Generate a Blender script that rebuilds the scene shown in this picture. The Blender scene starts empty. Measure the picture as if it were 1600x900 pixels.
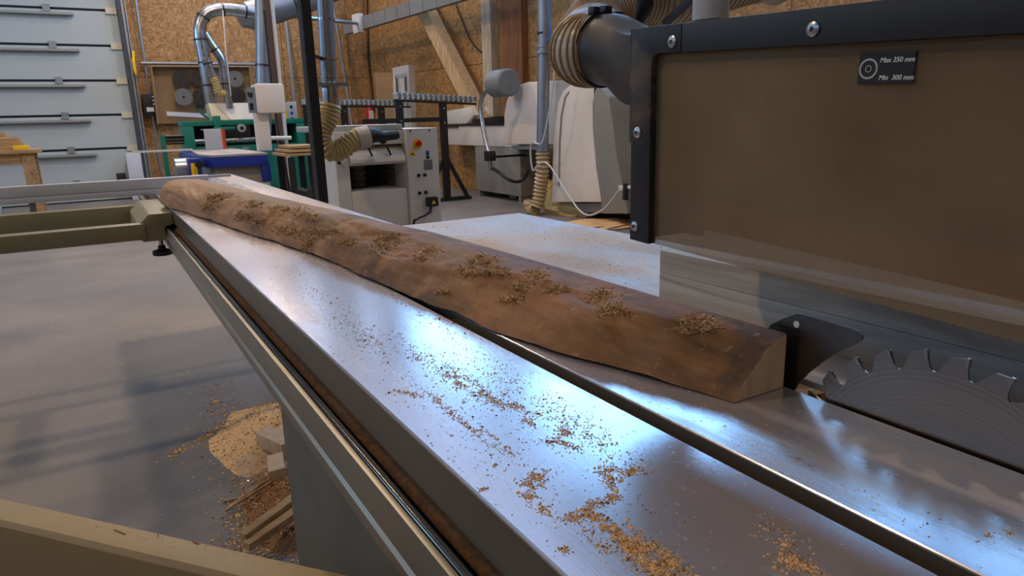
import bpy, math, random
from mathutils import Vector, Matrix, noise
random.seed(7)
PI = math.pi
scene = bpy.context.scene
COL = scene.collection

# ------------------------------------------------------------------ camera
CAMZ, F = 1.17, 1085.0
R = Matrix(((0.858, 0.146, -0.493), (-0.513, 0.191, -0.837), (-0.028, 0.971, 0.239)))
_x = Vector(R[0]).normalized(); _y = Vector(R[1]); _y = (_y - _y.dot(_x) * _x).normalized(); _z = _x.cross(_y)
R = Matrix((_x, _y, _z))
cam = bpy.data.objects.new('camera', bpy.data.cameras.new('camera')); COL.objects.link(cam)
cam.data.sensor_width = 36; cam.data.lens = F / 1600 * 36; cam.data.clip_start = 0.02; cam.data.clip_end = 100
cam.matrix_world = Matrix.Translation((0, 0, CAMZ)) @ R.to_4x4()
scene.camera = cam

def ray(px, py): return R @ Vector((px - 800, 450 - py, -F))
def PZ(px, py, z): d = ray(px, py); t = (z - CAMZ) / d.z; return Vector((d.x * t, d.y * t, z))
def PY(px, py, y): d = ray(px, py); t = y / d.y; return Vector((d.x * t, y, CAMZ + d.z * t))
def PX(px, py, x): d = ray(px, py); t = x / d.x; return Vector((x, d.y * t, CAMZ + d.z * t))
# the side wall of the hall leaves the far corner at a slight angle
WA = math.radians(9); WC = Vector((4.92, 13.6, 0)); WD = Vector((math.sin(WA), -math.cos(WA), 0)); WN = Vector((-math.cos(WA), -math.sin(WA), 0))
def PW(px, py, off=0.0): d = ray(px, py); t = ((WC + WN * off).dot(WN)) / d.dot(WN); p = d * t; p.z += CAMZ; return p
def WP(s, z, off=0.0): return WC + WD * s + WN * off + Vector((0, 0, z))

# ------------------------------------------------------------------ light
w = bpy.data.worlds.new('sky'); scene.world = w; w.use_nodes = True
w.node_tree.nodes['Background'].inputs[0].default_value = (0.30, 0.60, 1.0, 1)
w.node_tree.nodes['Background'].inputs[1].default_value = 0.6
scene.view_settings.view_transform = 'Standard'; scene.view_settings.look = 'None'
scene.view_settings.gamma = 1; scene.view_settings.use_curve_mapping = False
scene.view_settings.exposure = 0.0
DAY = (0.27, 0.60, 1.0)
def area(name, loc, direction, sx, sy, power, color):
    l = bpy.data.lights.new(name, 'AREA'); l.shape = 'RECTANGLE'; l.size = sx; l.size_y = sy; l.energy = power; l.color = color
    o = bpy.data.objects.new(name, l); COL.objects.link(o); o.location = loc
    o.rotation_euler = Vector(direction).to_track_quat('-Z', 'Y').to_euler(); return o
# daylight through the high window band of the side wall and the opposite wall
WIN_S = [1.0 + 1.22 * i for i in range(11)]; WZ0, WZ1, WW = 4.05, 5.1, 1.14
for s in WIN_S:
    area('window_daylight', WP(s + WW / 2, (WZ0 + WZ1) / 2, -0.13), WN, WW - .06, WZ1 - WZ0 - .06, 72 if s < 8 else 20, DAY)
ADDED_BWIN = [.95 + .98 * i for i in range(4)]   # added end-wall windows, out of view, to pale the far table reflection
for x in ADDED_BWIN:
    area('window_daylight', (x + .45, 13.79, 4.7), (0, -1, 0), .86, 1.3, 9, (.62, .78, 1.0))
LWIN = [-4.2, -1.6, 1.0, 3.6, 6.2, 8.8]
for y in LWIN:
    area('window_daylight', (-6.13, y + 1.1, 3.6), (1, 0, 0), 2.1, 1.9, 110 if y > 8 else 12, DAY)
area('added_roof_light', (3.0, 8.4, 6.16), (0, 0, -1), 4.3, 9.4, 105, (.60, .70, 1.0))  # added light panel above the view, lifts the lavender sheen on the sliding table

# ------------------------------------------------------------------ mesh builder
class MB:
    def __init__(s): s.v = []; s.f = []; s.m = []; s.cur = 0
    def add(s, vs, fs):
        o = len(s.v); s.v += [Vector(p) for p in vs]; s.f += [tuple(i + o for i in f) for f in fs]; s.m += [s.cur] * len(fs); return s
    def box(s, a, b):
        x0, y0, z0 = (min(a[i], b[i]) for i in range(3)); x1, y1, z1 = (max(a[i], b[i]) for i in range(3))
        return s.add([(x0,y0,z0),(x1,y0,z0),(x1,y1,z0),(x0,y1,z0),(x0,y0,z1),(x1,y0,z1),(x1,y1,z1),(x0,y1,z1)],
                     [(0,3,2,1),(4,5,6,7),(0,1,5,4),(1,2,6,5),(2,3,7,6),(3,0,4,7)])
    def obox(s, c, ax, ay, az):      # centre and three half-axis vectors
        c, ax, ay, az = map(Vector, (c, ax, ay, az)); vs = []
        for k in (-1, 1):
            for i, j in ((-1,-1),(1,-1),(1,1),(-1,1)): vs.append(c + i * ax + j * ay + k * az)
        return s.add(vs, [(0,3,2,1),(4,5,6,7),(0,1,5,4),(1,2,6,5),(2,3,7,6),(3,0,4,7)])
    def bar(s, a, b, wx, wz=None, up=(0, 0, 1)):
        a, b = Vector(a), Vector(b); d = (b - a).normalized(); wz = wz or wx
        u = Vector(up); sd = d.cross(u)
        if sd.length < 1e-4: sd = d.cross(Vector((1, 0, 0)))
        sd.normalize(); u = sd.cross(d)
        return s.obox((a + b) / 2, sd * wx / 2, d * (b - a).length / 2, u * wz / 2)
    def prism(s, poly, ext):         # planar polygon swept by a vector
        n = len(poly); e = Vector(ext); P = [Vector(p) for p in poly]
        fs = [tuple(range(n))[::-1], tuple(range(n, 2 * n))] + [(i, (i + 1) % n, n + (i + 1) % n, n + i) for i in range(n)]
        return s.add(P + [p + e for p in P], fs)
    def tube(s, path, rad, seg=12, caps=True):
        P = [Vector(p) for p in path]; n = len(P); rad = rad if isinstance(rad, (list, tuple)) else [rad] * n
        t0 = (P[1] - P[0]).normalized(); u = t0.orthogonal().normalized(); vs = []
        for i in range(n):
            t = (P[min(i + 1, n - 1)] - P[max(i - 1, 0)]).normalized()
            u = (u - u.dot(t) * t).normalized(); v = t.cross(u)
            for k in range(seg):
                a = 2 * PI * k / seg; vs.append(P[i] + (u * math.cos(a) + v * math.sin(a)) * rad[i])
        fs = [(i * seg + k, i * seg + (k + 1) % seg, (i + 1) * seg + (k + 1) % seg, (i + 1) * seg + k) for i in range(n - 1) for k in range(seg)]
        if caps: fs += [tuple(range(seg))[::-1], tuple((n - 1) * seg + k for k in range(seg))]
        return s.add(vs, fs)
    def cyl(s, a, b, r0, r1=None, seg=16): return s.tube([a, b], [r0, r0 if r1 is None else r1], seg)
    def grid(s, rows, close=False):
        n, m = len(rows), len(rows[0]); vs = [p for r in rows for p in r]
        fs = [(i*m+k, i*m+(k+1) % m, (i+1)*m+(k+1) % m, (i+1)*m+k) for i in range(n-1) for k in range(m if close else m-1)]
        return s.add(vs, fs)
    def build(s, name, mat, parent=None, smooth=30, bevel=0, **tags):
        off = wloc(parent) if parent else None
        if off is None:
            xs = [p.x for p in s.v]; ys = [p.y for p in s.v]; zs = [p.z for p in s.v]
            off = Vector(((min(xs)+max(xs))/2, (min(ys)+max(ys))/2, min(zs)))
        me = bpy.data.meshes.new(name); me.from_pydata([p - off for p in s.v], [], s.f)
        mats = mat if isinstance(mat, list) else [mat]
        for q in mats: me.materials.append(M[q])
        if len(mats) > 1: me.polygons.foreach_set('material_index', s.m)
        me.validate(); me.update()
        import bmesh
        b = bmesh.new(); b.from_mesh(me); bmesh.ops.recalc_face_normals(b, faces=b.faces)
        if bevel:
            es = [e for e in b.edges if e.is_manifold and e.calc_face_angle(0) > 0.6]
            bmesh.ops.bevel(b, geom=es, offset=bevel, segments=2, profile=.6, affect='EDGES', clamp_overlap=True)
        b.to_mesh(me); b.free()
        if smooth:
            me.polygons.foreach_set('use_smooth', [True] * len(me.polygons)); me.set_sharp_from_angle(angle=math.radians(smooth))
        o = bpy.data.objects.new(name, me); COL.objects.link(o)
        if parent: o.parent = parent
        else: o.location = off
        settags(o, **tags); return o
def wloc(o):
    l = Vector((0, 0, 0))
    while o: l += o.location; o = o.parent
    return l
def settags(o, label=None, cat=None, group=None, kind=None):
    if label: o['label'] = label
    if cat: o['category'] = cat
    if group: o['group'] = group
    if kind: o['kind'] = kind
def thing(name, label, cat, loc, group=None):
    o = bpy.data.objects.new(name, None); COL.objects.link(o); o.location = loc; o.empty_display_size = .05
    settags(o, label, cat, group); return o
def copy_tree(o, parent=None, delta=None):
    c = o.copy(); COL.objects.link(c); c.parent = parent
    if delta is not None: c.location = o.location + Vector(delta)
    for ch in list(o.children): copy_tree(ch, c)
    return c
def catmull(pts, n=8):
    P = [Vector(p) for p in pts]; P = [2 * P[0] - P[1]] + P + [2 * P[-1] - P[-2]]; out = []
    for i in range(1, len(P) - 2):
        a, b, c, d = P[i-1:i+3]
        for k in range(n):
            t = k / n; out.append(.5 * ((2*b) + (c-a)*t + (2*a-5*b+4*c-d)*t*t + (3*b-a-3*c+d)*t**3))
    return out + [P[-2]]
def resample(path, step):
    out = [path[0].copy()]; acc = 0
    for a, b in zip(path, path[1:]):
        L = (b - a).length; pos = step - acc
        while pos <= L: out.append(a.lerp(b, pos / L)); pos += step
        acc = (acc + L) % step
    return out
def rrect(cx, cz, w_, h_, r, n=4):
    out = []
    for (sx, sz, a0) in ((1,1,0),(-1,1,90),(-1,-1,180),(1,-1,270)):
        for k in range(n + 1):
            a = math.radians(a0 + 90 * k / n); out.append((cx + sx*(w_/2-r) + r*math.cos(a), cz + sz*(h_/2-r) + r*math.sin(a)))
    return out
def disc(mb, c, nrm, r0, r1, t, seg=20):  # short dome/disc standing on a surface
    c = Vector(c); n = Vector(nrm).normalized(); return mb.cyl(c, c + n * t, r0, r1, seg)

# ------------------------------------------------------------------ materials
M = {}
def lin(c): return tuple(((v/255)/12.92 if v/255 <= .04045 else ((v/255+.055)/1.055)**2.4) for v in c) + (1,)
class NT:
    def __init__(s, name):
        m = bpy.data.materials.new(name); m.use_nodes = True; s.m = m; s.t = m.node_tree; s.n = s.t.nodes; s.b = s.n['Principled BSDF']; M[name] = m
        s.co = s.n.new('ShaderNodeTexCoord').outputs['Object']
    def link(s, a, b): s.t.links.new(a, b)
    def mapped(s, scale=(1,1,1), rot=(0,0,0)):
        q = s.n.new('ShaderNodeMapping'); q.inputs['Scale'].default_value = scale; q.inputs['Rotation'].default_value = rot; s.link(s.co, q.inputs[0]); return q.outputs[0]
    def noise(s, sc, det=5, rough=.55, co=None, dist=0):
        q = s.n.new('ShaderNodeTexNoise'); q.inputs['Scale'].default_value = sc; q.inputs['Detail'].default_value = det; q.inputs['Roughness'].default_value = rough; q.inputs['Distortion'].default_value = dist
        s.link(co or s.co, q.inputs['Vector']); return q.outputs['Fac']
    def voro(s, sc, co=None, out='Color', feat='F1'):
        q = s.n.new('ShaderNodeTexVoronoi'); q.feature = feat; q.inputs['Scale'].default_value = sc; s.link(co or s.co, q.inputs['Vector']); return q.outputs[out]
    def ramp(s, fac, stops):
        q = s.n.new('ShaderNodeValToRGB'); e = q.color_ramp.elements
        while len(e) < len(stops): e.new(.5)
        for k, (p, c) in enumerate(stops): e[k].position = p; e[k].color = c if isinstance(c, tuple) else (c, c, c, 1)
        s.link(fac, q.inputs[0]); return q.outputs[0]
    def mix(s, fac, a, b, mode='MIX'):
        q = s.n.new('ShaderNodeMix'); q.data_type = 'RGBA'; q.blend_type = mode
        for v, i in ((fac, q.inputs[0]), (a, q.inputs[6]), (b, q.inputs[7])):
            if hasattr(v, 'is_linked'): s.link(v, i)
            else: i.default_value = v
        return q.outputs[2]
    def math(s, op, a, b=0.0):
        q = s.n.new('ShaderNodeMath'); q.operation = op
        for v, i in ((a, q.inputs[0]), (b, q.inputs[1])):
            if hasattr(v, 'is_linked'): s.link(v, i)
            else: i.default_value = v
        return q.outputs[0]
    def set(s, key, v):
        i = s.b.inputs[key]
        if hasattr(v, 'is_linked'): s.link(v, i)
        else: i.default_value = v
    def bump(s, h, st=.3, dist=.01):
        q = s.n.new('ShaderNodeBump'); q.inputs['Strength'].default_value = st; q.inputs['Distance'].default_value = dist; s.link(h, q.inputs['Height']); s.link(q.outputs[0], s.b.inputs['Normal'])
def simple(name, c, rough=.5, metal=0.0, var=.12, sc=9, bump=0, dust=0, dustc=(176,140,96), spec=.5):
    t = NT(name); c = lin(c); d = tuple(x * (1 - var) for x in c[:3]) + (1,); l = tuple(min(1, x * (1 + var)) for x in c[:3]) + (1,)
    n = t.noise(sc); col = t.ramp(n, [(.3, d), (.7, l)])
    if dust:
        dn = t.noise(3.1, 7, .7); mk = t.ramp(dn, [(.62 - dust * .35, 0.0), (.78 - dust * .2, min(1, .35 + dust))])
        col = t.mix(mk, col, lin(dustc)); t.set('Roughness', t.math('ADD', t.math('MULTIPLY', mk, .4), rough)); 
    else: t.set('Roughness', t.ramp(t.noise(sc * 2.3), [(.3, max(0.0, rough - .06)), (.7, min(1.0, rough + .06))]))
    t.set('Base Color', col); t.set('Metallic', metal); t.set('Specular IOR Level', spec)
    if bump: t.bump(t.noise(sc * 6), bump, .004)
    return t
simple('black_paint', (24, 24, 25), .5, dust=.06, sc=20)
simple('black_plastic', (28, 28, 30), .45, sc=30, dust=.05)
simple('rubber', (34, 33, 34), .5, sc=40, dust=.12, dustc=(120, 98, 72))
simple('white_paint', (218, 210, 202), .45, var=.05, sc=4)
simple('cream_paint', (205, 196, 172), .45, var=.06, sc=4)
simple('light_grey', (176, 180, 182), .45, var=.06, sc=5)
simple('mid_grey', (120, 124, 126), .5, var=.08, sc=6)
simple('cabinet_grey', (134, 130, 124), .55, var=.08, sc=4, dust=.08)
simple('olive_paint', (138, 134, 104), .42, var=.07, sc=5, dust=.04)
simple('beige_paint', (156, 136, 98), .5, var=.07, sc=5, dust=.08)
simple('stand_grey', (92, 94, 86), .5, var=.08, sc=3)
simple('green_paint', (16, 118, 100), .4, var=.12, sc=5)
simple('blue_paint', (26, 46, 138), .4, var=.1, sc=5)
simple('bellows_grey', (104, 102, 100), .6, sc=20)
simple('navy', (24, 44, 78), .4)
simple('orange', (232, 92, 30), .5, var=.05)
simple('yellow', (246, 196, 22), .5, var=.04)
simple('red', (196, 34, 30), .4, var=.05)
simple('sticker_blue', (36, 70, 170), .4)
simple('ink_white', (214, 214, 214), .5, var=.02)
simple('ink_black', (14, 14, 14), .5, var=.02)
simple('plaque', (20, 20, 21), .55, var=.1, sc=60)
simple('steel', (186, 188, 192), .3, 1.0, var=.08, sc=30)
simple('steel_dark', (96, 92, 88), .34, 1.0, var=.15, sc=25)
simple('rod_steel', (104, 96, 86), .2, 1.0, var=.04, sc=3)
simple('carbide', (150, 142, 128), .3, 1.0)
simple('galvanised', (196, 200, 206), .26, 1.0, var=.08, sc=5)
simple('duct_grey', (150, 158, 168), .38, .75, var=.08, sc=3)
simple('rail_alu', (150, 146, 134), .4, .75, var=.08, sc=4, dust=.12)
simple('fence_alu', (206, 210, 222), .42, .2, var=.05, sc=4)
simple('hose_tan', (186, 164, 110), .42, var=.1, sc=8)
simple('hose_pale', (182, 176, 162), .3, var=.08, sc=8)
simple('hose_clear', (176, 156, 122), .25, var=.12, sc=9)
simple('hose_rib', (150, 118, 70), .35, var=.1)
simple('air_hose', (196, 200, 206), .35)
simple('air_hose_blue', (40, 110, 190), .35)
simple('cable_black', (26, 25, 25), .5)
simple('chip', (222, 182, 130), .85, var=.3, sc=160)
simple('chip_dark', (140, 100, 62), .85, var=.3, sc=160)
simple('splinter', (186, 154, 112), .8, var=.35, sc=90)
simple('paper', (206, 204, 204), .7, var=.04)
simple('ceiling_paint', (200, 198, 196), .8, var=.04, sc=1)
simple('lamp_housing', (70, 72, 74), .4, .6)
simple('cardboard', (172, 142, 104), .8, var=.08, sc=6)
simple('tray_ply', (150, 124, 92), .6, var=.08, sc=3)
simple('door_panel', (176, 184, 186), .5, var=.03, sc=2)
simple('door_seam', (58, 66, 74), .5)
simple('strut', (150, 154, 152), .5, .2, var=.04)
simple('track', (150, 160, 170), .4, .6)
simple('hood_dust', (112, 80, 46), .8, var=.2, sc=10)
simple('red_post', (92, 66, 52), .6, var=.1, sc=4)
simple('leaf_white', (216, 212, 204), .5, var=.05, sc=5)

def wood(name, c0, c1, axis='y', rough=.65, sc=1.0, knots=0.0):
    t = NT(name); s = {'x': (2, 26, 26), 'y': (26, 2, 26), 'z': (26, 26, 2)}[axis]
    co = t.mapped(tuple(q * sc for q in s)); n = t.noise(1.0, 6, .6, co, 1.2)
    col = t.ramp(n, [(.3, lin(c0)), (.68, lin(c1))])
    if knots:
        d = t.voro(knots, t.mapped({'x': (.35,1,1), 'y': (1,.35,1), 'z': (1,1,.35)}[axis]), 'Distance'); col = t.mix(t.ramp(d, [(.03, 1.0), (.085, 0.0)]), col, lin((84, 60, 40)))
    t.set('Base Color', col); t.set('Roughness', rough); t.bump(n, .25, .003)
wood('plank_y', (128, 96, 62), (196, 160, 116), 'y')
wood('plank_x', (138, 106, 68), (200, 166, 120), 'x')
wood('brace_wood', (168, 136, 96), (214, 184, 142), 'z', knots=1.6)
wood('post_wood', (150, 136, 116), (196, 184, 164), 'z')
wood('brown_wood', (102, 62, 34), (140, 90, 52), 'z', sc=.6)
wood('guide_board', (150, 142, 132), (198, 190, 178), 'y', .6, knots=5)
wood('cut_face', (168, 146, 122), (204, 180, 152), 'z', .7)

# oriented strand board: pressed flakes
t = NT('osb'); wv = t.n.new('ShaderNodeMixRGB'); wv.inputs[0].default_value = .12; nn = t.n.new('ShaderNodeTexNoise'); nn.inputs['Scale'].default_value = 5
t.link(t.co, nn.inputs['Vector']); t.link(t.co, wv.inputs[1]); t.link(nn.outputs['Color'], wv.inputs[2])
q1 = t.n.new('ShaderNodeMapping'); q1.inputs['Scale'].default_value = (20, 20, 60); t.link(wv.outputs[0], q1.inputs[0])
q2 = t.n.new('ShaderNodeMapping'); q2.inputs['Scale'].default_value = (50, 50, 18); q2.inputs['Rotation'].default_value = (.3, .4, .2); t.link(wv.outputs[0], q2.inputs[0])
v1 = t.voro(1, q1.outputs[0]); v2 = t.voro(1, q2.outputs[0]); mixv = t.mix(t.ramp(t.noise(6), [(.45, 0.0), (.55, 1.0)]), v1, v2)
bw = t.n.new('ShaderNodeRGBToBW'); t.link(mixv, bw.inputs[0])
c = t.ramp(bw.outputs[0], [(.2, lin((128, 94, 54))), (.45, lin((154, 116, 70))), (.7, lin((170, 132, 84))), (.9, lin((188, 152, 104)))])
c = t.mix(t.ramp(t.noise(.7, 3), [(.35, .0), (.7, .3)]), c, lin((150, 104, 56)))
t.set('Base Color', c); t.set('Roughness', .62); t.bump(bw.outputs[0], .12, .004)

# trowelled concrete with dust and scuffs
t = NT('concrete'); n1 = t.noise(.9, 6, .6); n2 = t.noise(1.0, 7, .65, t.mapped((1.0, 1.7, 1), (0, 0, .25)))
c = t.mix(t.ramp(n2, [(.35, 0.0), (.7, 1.0)]), lin((112, 108, 106)), lin((134, 128, 124)))
c = t.mix(t.ramp(n1, [(.5, 0.0), (.72, .4)]), c, lin((168, 154, 136)))
c = t.mix(t.ramp(t.noise(16, 3), [(.70, 0.0), (.76, .5)]), c, lin((206, 196, 180)))
c = t.mix(t.ramp(t.noise(7, 6, .7), [(.62, 0.0), (.75, .35)]), c, lin((74, 72, 70)))
t.set('Base Color', c); t.set('Roughness', t.ramp(n2, [(.3, .5), (.7, .7)])); t.bump(t.noise(30, 4), .08, .004)

# machined aluminium / steel table tops, with a fine film of sawdust
def table_top(name, base, rough, dust, metal=.85, streak=(9, 1.6, 1)):
    t = NT(name); fine = t.noise(1.0, 6, .7, t.mapped((260, 6, 6))); sp = t.noise(2.2, 5)
    d1 = t.noise(1.0, 8, .72, t.mapped(streak, (0, 0, .12))); mk = t.ramp(d1, [(.56 - dust * .3, 0.0), (.86 - dust * .3, min(1.0, .35 + dust * .65))])
    sp2 = t.ramp(t.noise(120, 3, .6), [(.66, 0.0), (.72, .55)]); sp2 = t.math('MULTIPLY', sp2, t.ramp(sp, [(.42, 0.0), (.6, 1.0)])); mk = t.math('MAXIMUM', mk, sp2)
    scr = t.ramp(t.noise(1.0, 2, .5, t.mapped((3, 210, 3), (0, 0, .5))), [(.66, 0.0), (.7, .25)])
    col = t.mix(fine, tuple(x * .86 for x in lin(base)[:3]) + (1,), lin(base)); col = t.mix(scr, col, lin((220, 220, 226)))
    t.set('Base Color', t.mix(mk, col, lin((206, 172, 130)))); t.set('Metallic', t.math('MULTIPLY', t.math('SUBTRACT', 1.0, mk), metal))
    t.set('Roughness', t.math('ADD', t.ramp(sp, [(.3, rough - .03), (.7, rough + .06)]), t.math('MULTIPLY', mk, .5)))
    t.set('Anisotropic', .3); t.bump(fine, .04, .002)
table_top('table_alu', (210, 208, 218), .21, .16, .74)
table_top('table_iron', (188, 192, 204), .42, .62, .7, (3.2, 1.4, 1))
table_top('ledge_alu', (176, 176, 184), .4, .5, .7)
simple('slot_dust', (104, 76, 50), .9, var=.45, sc=120, bump=.8)
simple('table_side', (112, 108, 98), .38, .6, var=.06, sc=3, dust=.05)

# bark-stripped log surface: brown bast, darker streaks
t = NT('bast'); n = t.noise(1.0, 7, .65, t.mapped((20, 4, 20))); g = t.noise(9, 6, .65); f_ = t.noise(1.0, 5, .6, t.mapped((160, 10, 160)))
c = t.ramp(n, [(.3, lin((72, 46, 20))), (.5, lin((116, 78, 36))), (.72, lin((146, 104, 56)))])
c = t.mix(t.ramp(g, [(.48, 0.0), (.58, .85)]), c, lin((62, 40, 24))); c = t.mix(t.ramp(t.noise(4.5, 6, .7), [(.5, 0.0), (.62, .75)]), c, lin((158, 104, 52)))
# tan mottling over the bark, stronger on the part away from the blade
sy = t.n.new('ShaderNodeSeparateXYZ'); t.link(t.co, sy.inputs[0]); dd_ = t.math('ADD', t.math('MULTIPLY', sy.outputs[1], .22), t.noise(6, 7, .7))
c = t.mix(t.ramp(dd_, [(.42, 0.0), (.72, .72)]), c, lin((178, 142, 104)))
c = t.mix(t.ramp(t.noise(60, 4, .7), [(.62, 0.0), (.72, .5)]), c, lin((190, 152, 108)))
t.set('Base Color', c); t.set('Roughness', .68); t.bump(t.math('ADD', f_, t.math('MULTIPLY', g, 1.6)), .5, .004)
# spun steel saw blade
t = NT('blade_steel'); rr = t.n.new('ShaderNodeVectorMath'); rr.operation = 'LENGTH'; q = t.mapped((0, 1, 1)); t.link(q, rr.inputs[0])
cb = t.n.new('ShaderNodeCombineXYZ'); t.link(rr.outputs['Value'], cb.inputs[0]); rings = t.noise(420, 3, .6, cb.outputs[0])
t.set('Base Color', t.ramp(rings, [(.3, lin((128, 118, 108))), (.7, lin((150, 140, 130)))])); t.set('Metallic', 1.0); t.set('Roughness', .32); t.set('Anisotropic', .6)
# pane materials
def pane(name, tint, gloss, film, filmc):
    m = bpy.data.materials.new(name); m.use_nodes = True; M[name] = m; n = m.node_tree.nodes; L = m.node_tree.links; n.clear()
    out = n.new('ShaderNodeOutputMaterial'); tr = n.new('ShaderNodeBsdfTransparent'); tr.inputs[0].default_value = tint
    gl = n.new('ShaderNodeBsdfGlossy'); gl.inputs['Roughness'].default_value = .06; df = n.new('ShaderNodeBsdfDiffuse'); df.inputs[0].default_value = lin(filmc)
    tc = n.new('ShaderNodeTexCoord'); nz = n.new('ShaderNodeTexNoise'); nz.inputs['Scale'].default_value = 6; nz.inputs['Detail'].default_value = 7; L.new(tc.outputs['Object'], nz.inputs['Vector'])
    mr = n.new('ShaderNodeMapRange'); mr.inputs[1].default_value = .3; mr.inputs[2].default_value = .75; mr.inputs[3].default_value = film * .6; mr.inputs[4].default_value = film * 1.4; L.new(nz.outputs['Fac'], mr.inputs[0])
    m1 = n.new('ShaderNodeMixShader'); L.new(mr.outputs[0], m1.inputs[0]); L.new(tr.outputs[0], m1.inputs[1]); L.new(df.outputs[0], m1.inputs[2])
    fr = n.new('ShaderNodeFresnel'); fr.inputs[0].default_value = gloss; ge = n.new('ShaderNodeNewGeometry'); iv = n.new('ShaderNodeMath'); iv.operation = 'SUBTRACT'; iv.inputs[0].default_value = 1; L.new(ge.outputs['Backfacing'], iv.inputs[1]); ml = n.new('ShaderNodeMath'); ml.operation = 'MULTIPLY'; L.new(fr.outputs[0], ml.inputs[0]); L.new(iv.outputs[0], ml.inputs[1]); m2 = n.new('ShaderNodeMixShader'); L.new(ml.outputs[0], m2.inputs[0]); L.new(m1.outputs[0], m2.inputs[1]); L.new(gl.outputs[0], m2.inputs[2]); L.new(m2.outputs[0], out.inputs[0])
pane('hood_clear', (.86, .83, .78, 1), 1.45, .46, (150, 130, 104))
pane('window_glass', (.95, .97, 1, 1), 1.45, .0, (200, 200, 200))
pane('film_plastic', (.93, .93, .93, 1), 1.5, .12, (210, 205, 200))
# far hood sheet: smoky plastic with an orange-brown band along its lower part
t = NT('hood_far'); sx = t.n.new('ShaderNodeSeparateXYZ'); t.link(t.co, sx.inputs[0])
e = t.math('ADD', t.math('SUBTRACT', sx.outputs[2], t.math('MULTIPLY', sx.outputs[1], .05)), t.math('MULTIPLY', t.noise(5, 4), .012)); mk = t.ramp(e, [(.074, 1.0), (.080, 0.0)])
c = t.mix(t.noise(3.0, 5), lin((128, 108, 78)), lin((158, 138, 106))); c = t.mix(mk, c, lin((190, 128, 66)))
d1 = t.n.new('ShaderNodeBsdfDiffuse'); d2 = t.n.new('ShaderNodeBsdfTranslucent'); t.link(c, d1.inputs[0]); t.link(c, d2.inputs[0])
mx = t.n.new('ShaderNodeMixShader'); mx.inputs[0].default_value = .6; t.link(d1.outputs[0], mx.inputs[1]); t.link(d2.outputs[0], mx.inputs[2]); t.link(mx.outputs[0], t.n['Material Output'].inputs[0])
t = NT('lamp_glow'); t.set('Emission Color', (1, .74, .46, 1)); t.set('Emission Strength', 12)

# ================================================================== the hall
TZ = .88     # table height
mb = MB().box((-6.4, -6.4, -.12), (9.4, 14.2, 0)); mb.build('floor', 'concrete', kind='structure', label='grey concrete workshop floor with dust and scuffs')
mb = MB().box((-6.4, -6.4, 6.2), (9.4, 14.2, 6.32)); mb.build('ceiling', 'ceiling_paint', kind='structure', label='pale workshop ceiling')
m = MB()
for a in range(8): m.box((.85 + a * .62 - .02, 3.7, 6.12), (.85 + a * .62 + .02, 13.1, 6.2))
for a in (3.7, 13.1): m.box((.83, a - .03, 6.12), (5.21, a + .03, 6.2))
m.build('window_30', 'white_paint', kind='structure', label='glazing bars of the added roof light')
mb = MB().box((-6.4, 13.68, 0), (5.3, 13.9, 4.0)); mb.box((-6.4, 13.68, 5.4), (5.3, 13.9, 6.2))
for a, b in [(-6.4, ADDED_BWIN[0])] + [(x + .9, x + .98) for x in ADDED_BWIN[:-1]] + [(ADDED_BWIN[-1] + .9, 5.3)]: mb.box((a, 13.68, 4.0), (b, 13.9, 5.4))
wall_back = mb.build('wall_back', 'brown_wood', kind='structure', label='strand board clad end wall beside the roller door')
DXR = .735   # right side of the door opening
def osb_panel(parent, pts):  # pts: corner, width vector, height vector, normal
    c0, wv_, hv, nv = pts; g = .004; a = wv_.normalized() * g; b = hv.normalized() * g
    m = MB(); m.obox(c0 + wv_/2 + hv/2 - nv * .01, wv_/2 - a, hv/2 - b, nv * .01); return m.build('panel', 'osb', parent, 0)
x = DXR + .1
xs = [x, 2.05, 3.3, 4.55, 4.93]
for i in range(4):
    for z0, z1 in ((0, 2.0), (2.0, 4.0), (5.4, 6.2)):
        osb_panel(wall_back, (Vector((xs[i], 13.66, z0)), Vector((xs[i+1]-xs[i], 0, 0)), Vector((0, 0, z1-z0)), Vector((0, -1, 0))))
for i, x in enumerate(ADDED_BWIN):
    m = MB()
    for a, b, c, d in ((x, x+.9, 4.0, 4.05), (x, x+.9, 5.35, 5.4), (x, x+.05, 4.0, 5.4), (x+.85, x+.9, 4.0, 5.4)): m.box((a, 13.67, c), (b, 13.73, d))
    fr = m.build('window_%d' % (i+40), 'white_paint', kind='structure', label='added upper window in the end wall')
    MB().box((x+.05, 13.70, 4.05), (x+.85, 13.706, 5.35)).build('pane', 'window_glass', fr, 0)
# side wall with its window band
mb = MB(); L = 20.6
for z0, z1 in ((0, WZ0), (WZ1, 6.2)): mb.obox(WP(L/2 - .5, (z0+z1)/2, -.12), WD * L/2, WN * .1, Vector((0, 0, (z1-z0)/2)))
for a, b in [(-.5, WIN_S[0])] + [(s + WW, s + 1.22) for s in WIN_S[:-1]] + [(WIN_S[-1] + WW, L - .5)]:
    mb.obox(WP((a+b)/2, (WZ0+WZ1)/2, -.12), WD * (b-a)/2, WN * .1, Vector((0, 0, (WZ1-WZ0)/2)))
wall_right = mb.build('wall_right', 'brown_wood', kind='structure', label='strand board clad side wall with high window band')
s0 = 0.0
while s0 < 13:
    for z0, z1 in ((0, 2.0), (2.0, WZ0), (WZ1, 6.2)):
        if z0 < 4 and 3.55 < s0 < 3.7: continue
        osb_panel(wall_right, (WP(s0, z0, .0), WD * 1.25, Vector((0, 0, z1-z0)), WN))
    s0 += 1.25
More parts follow.
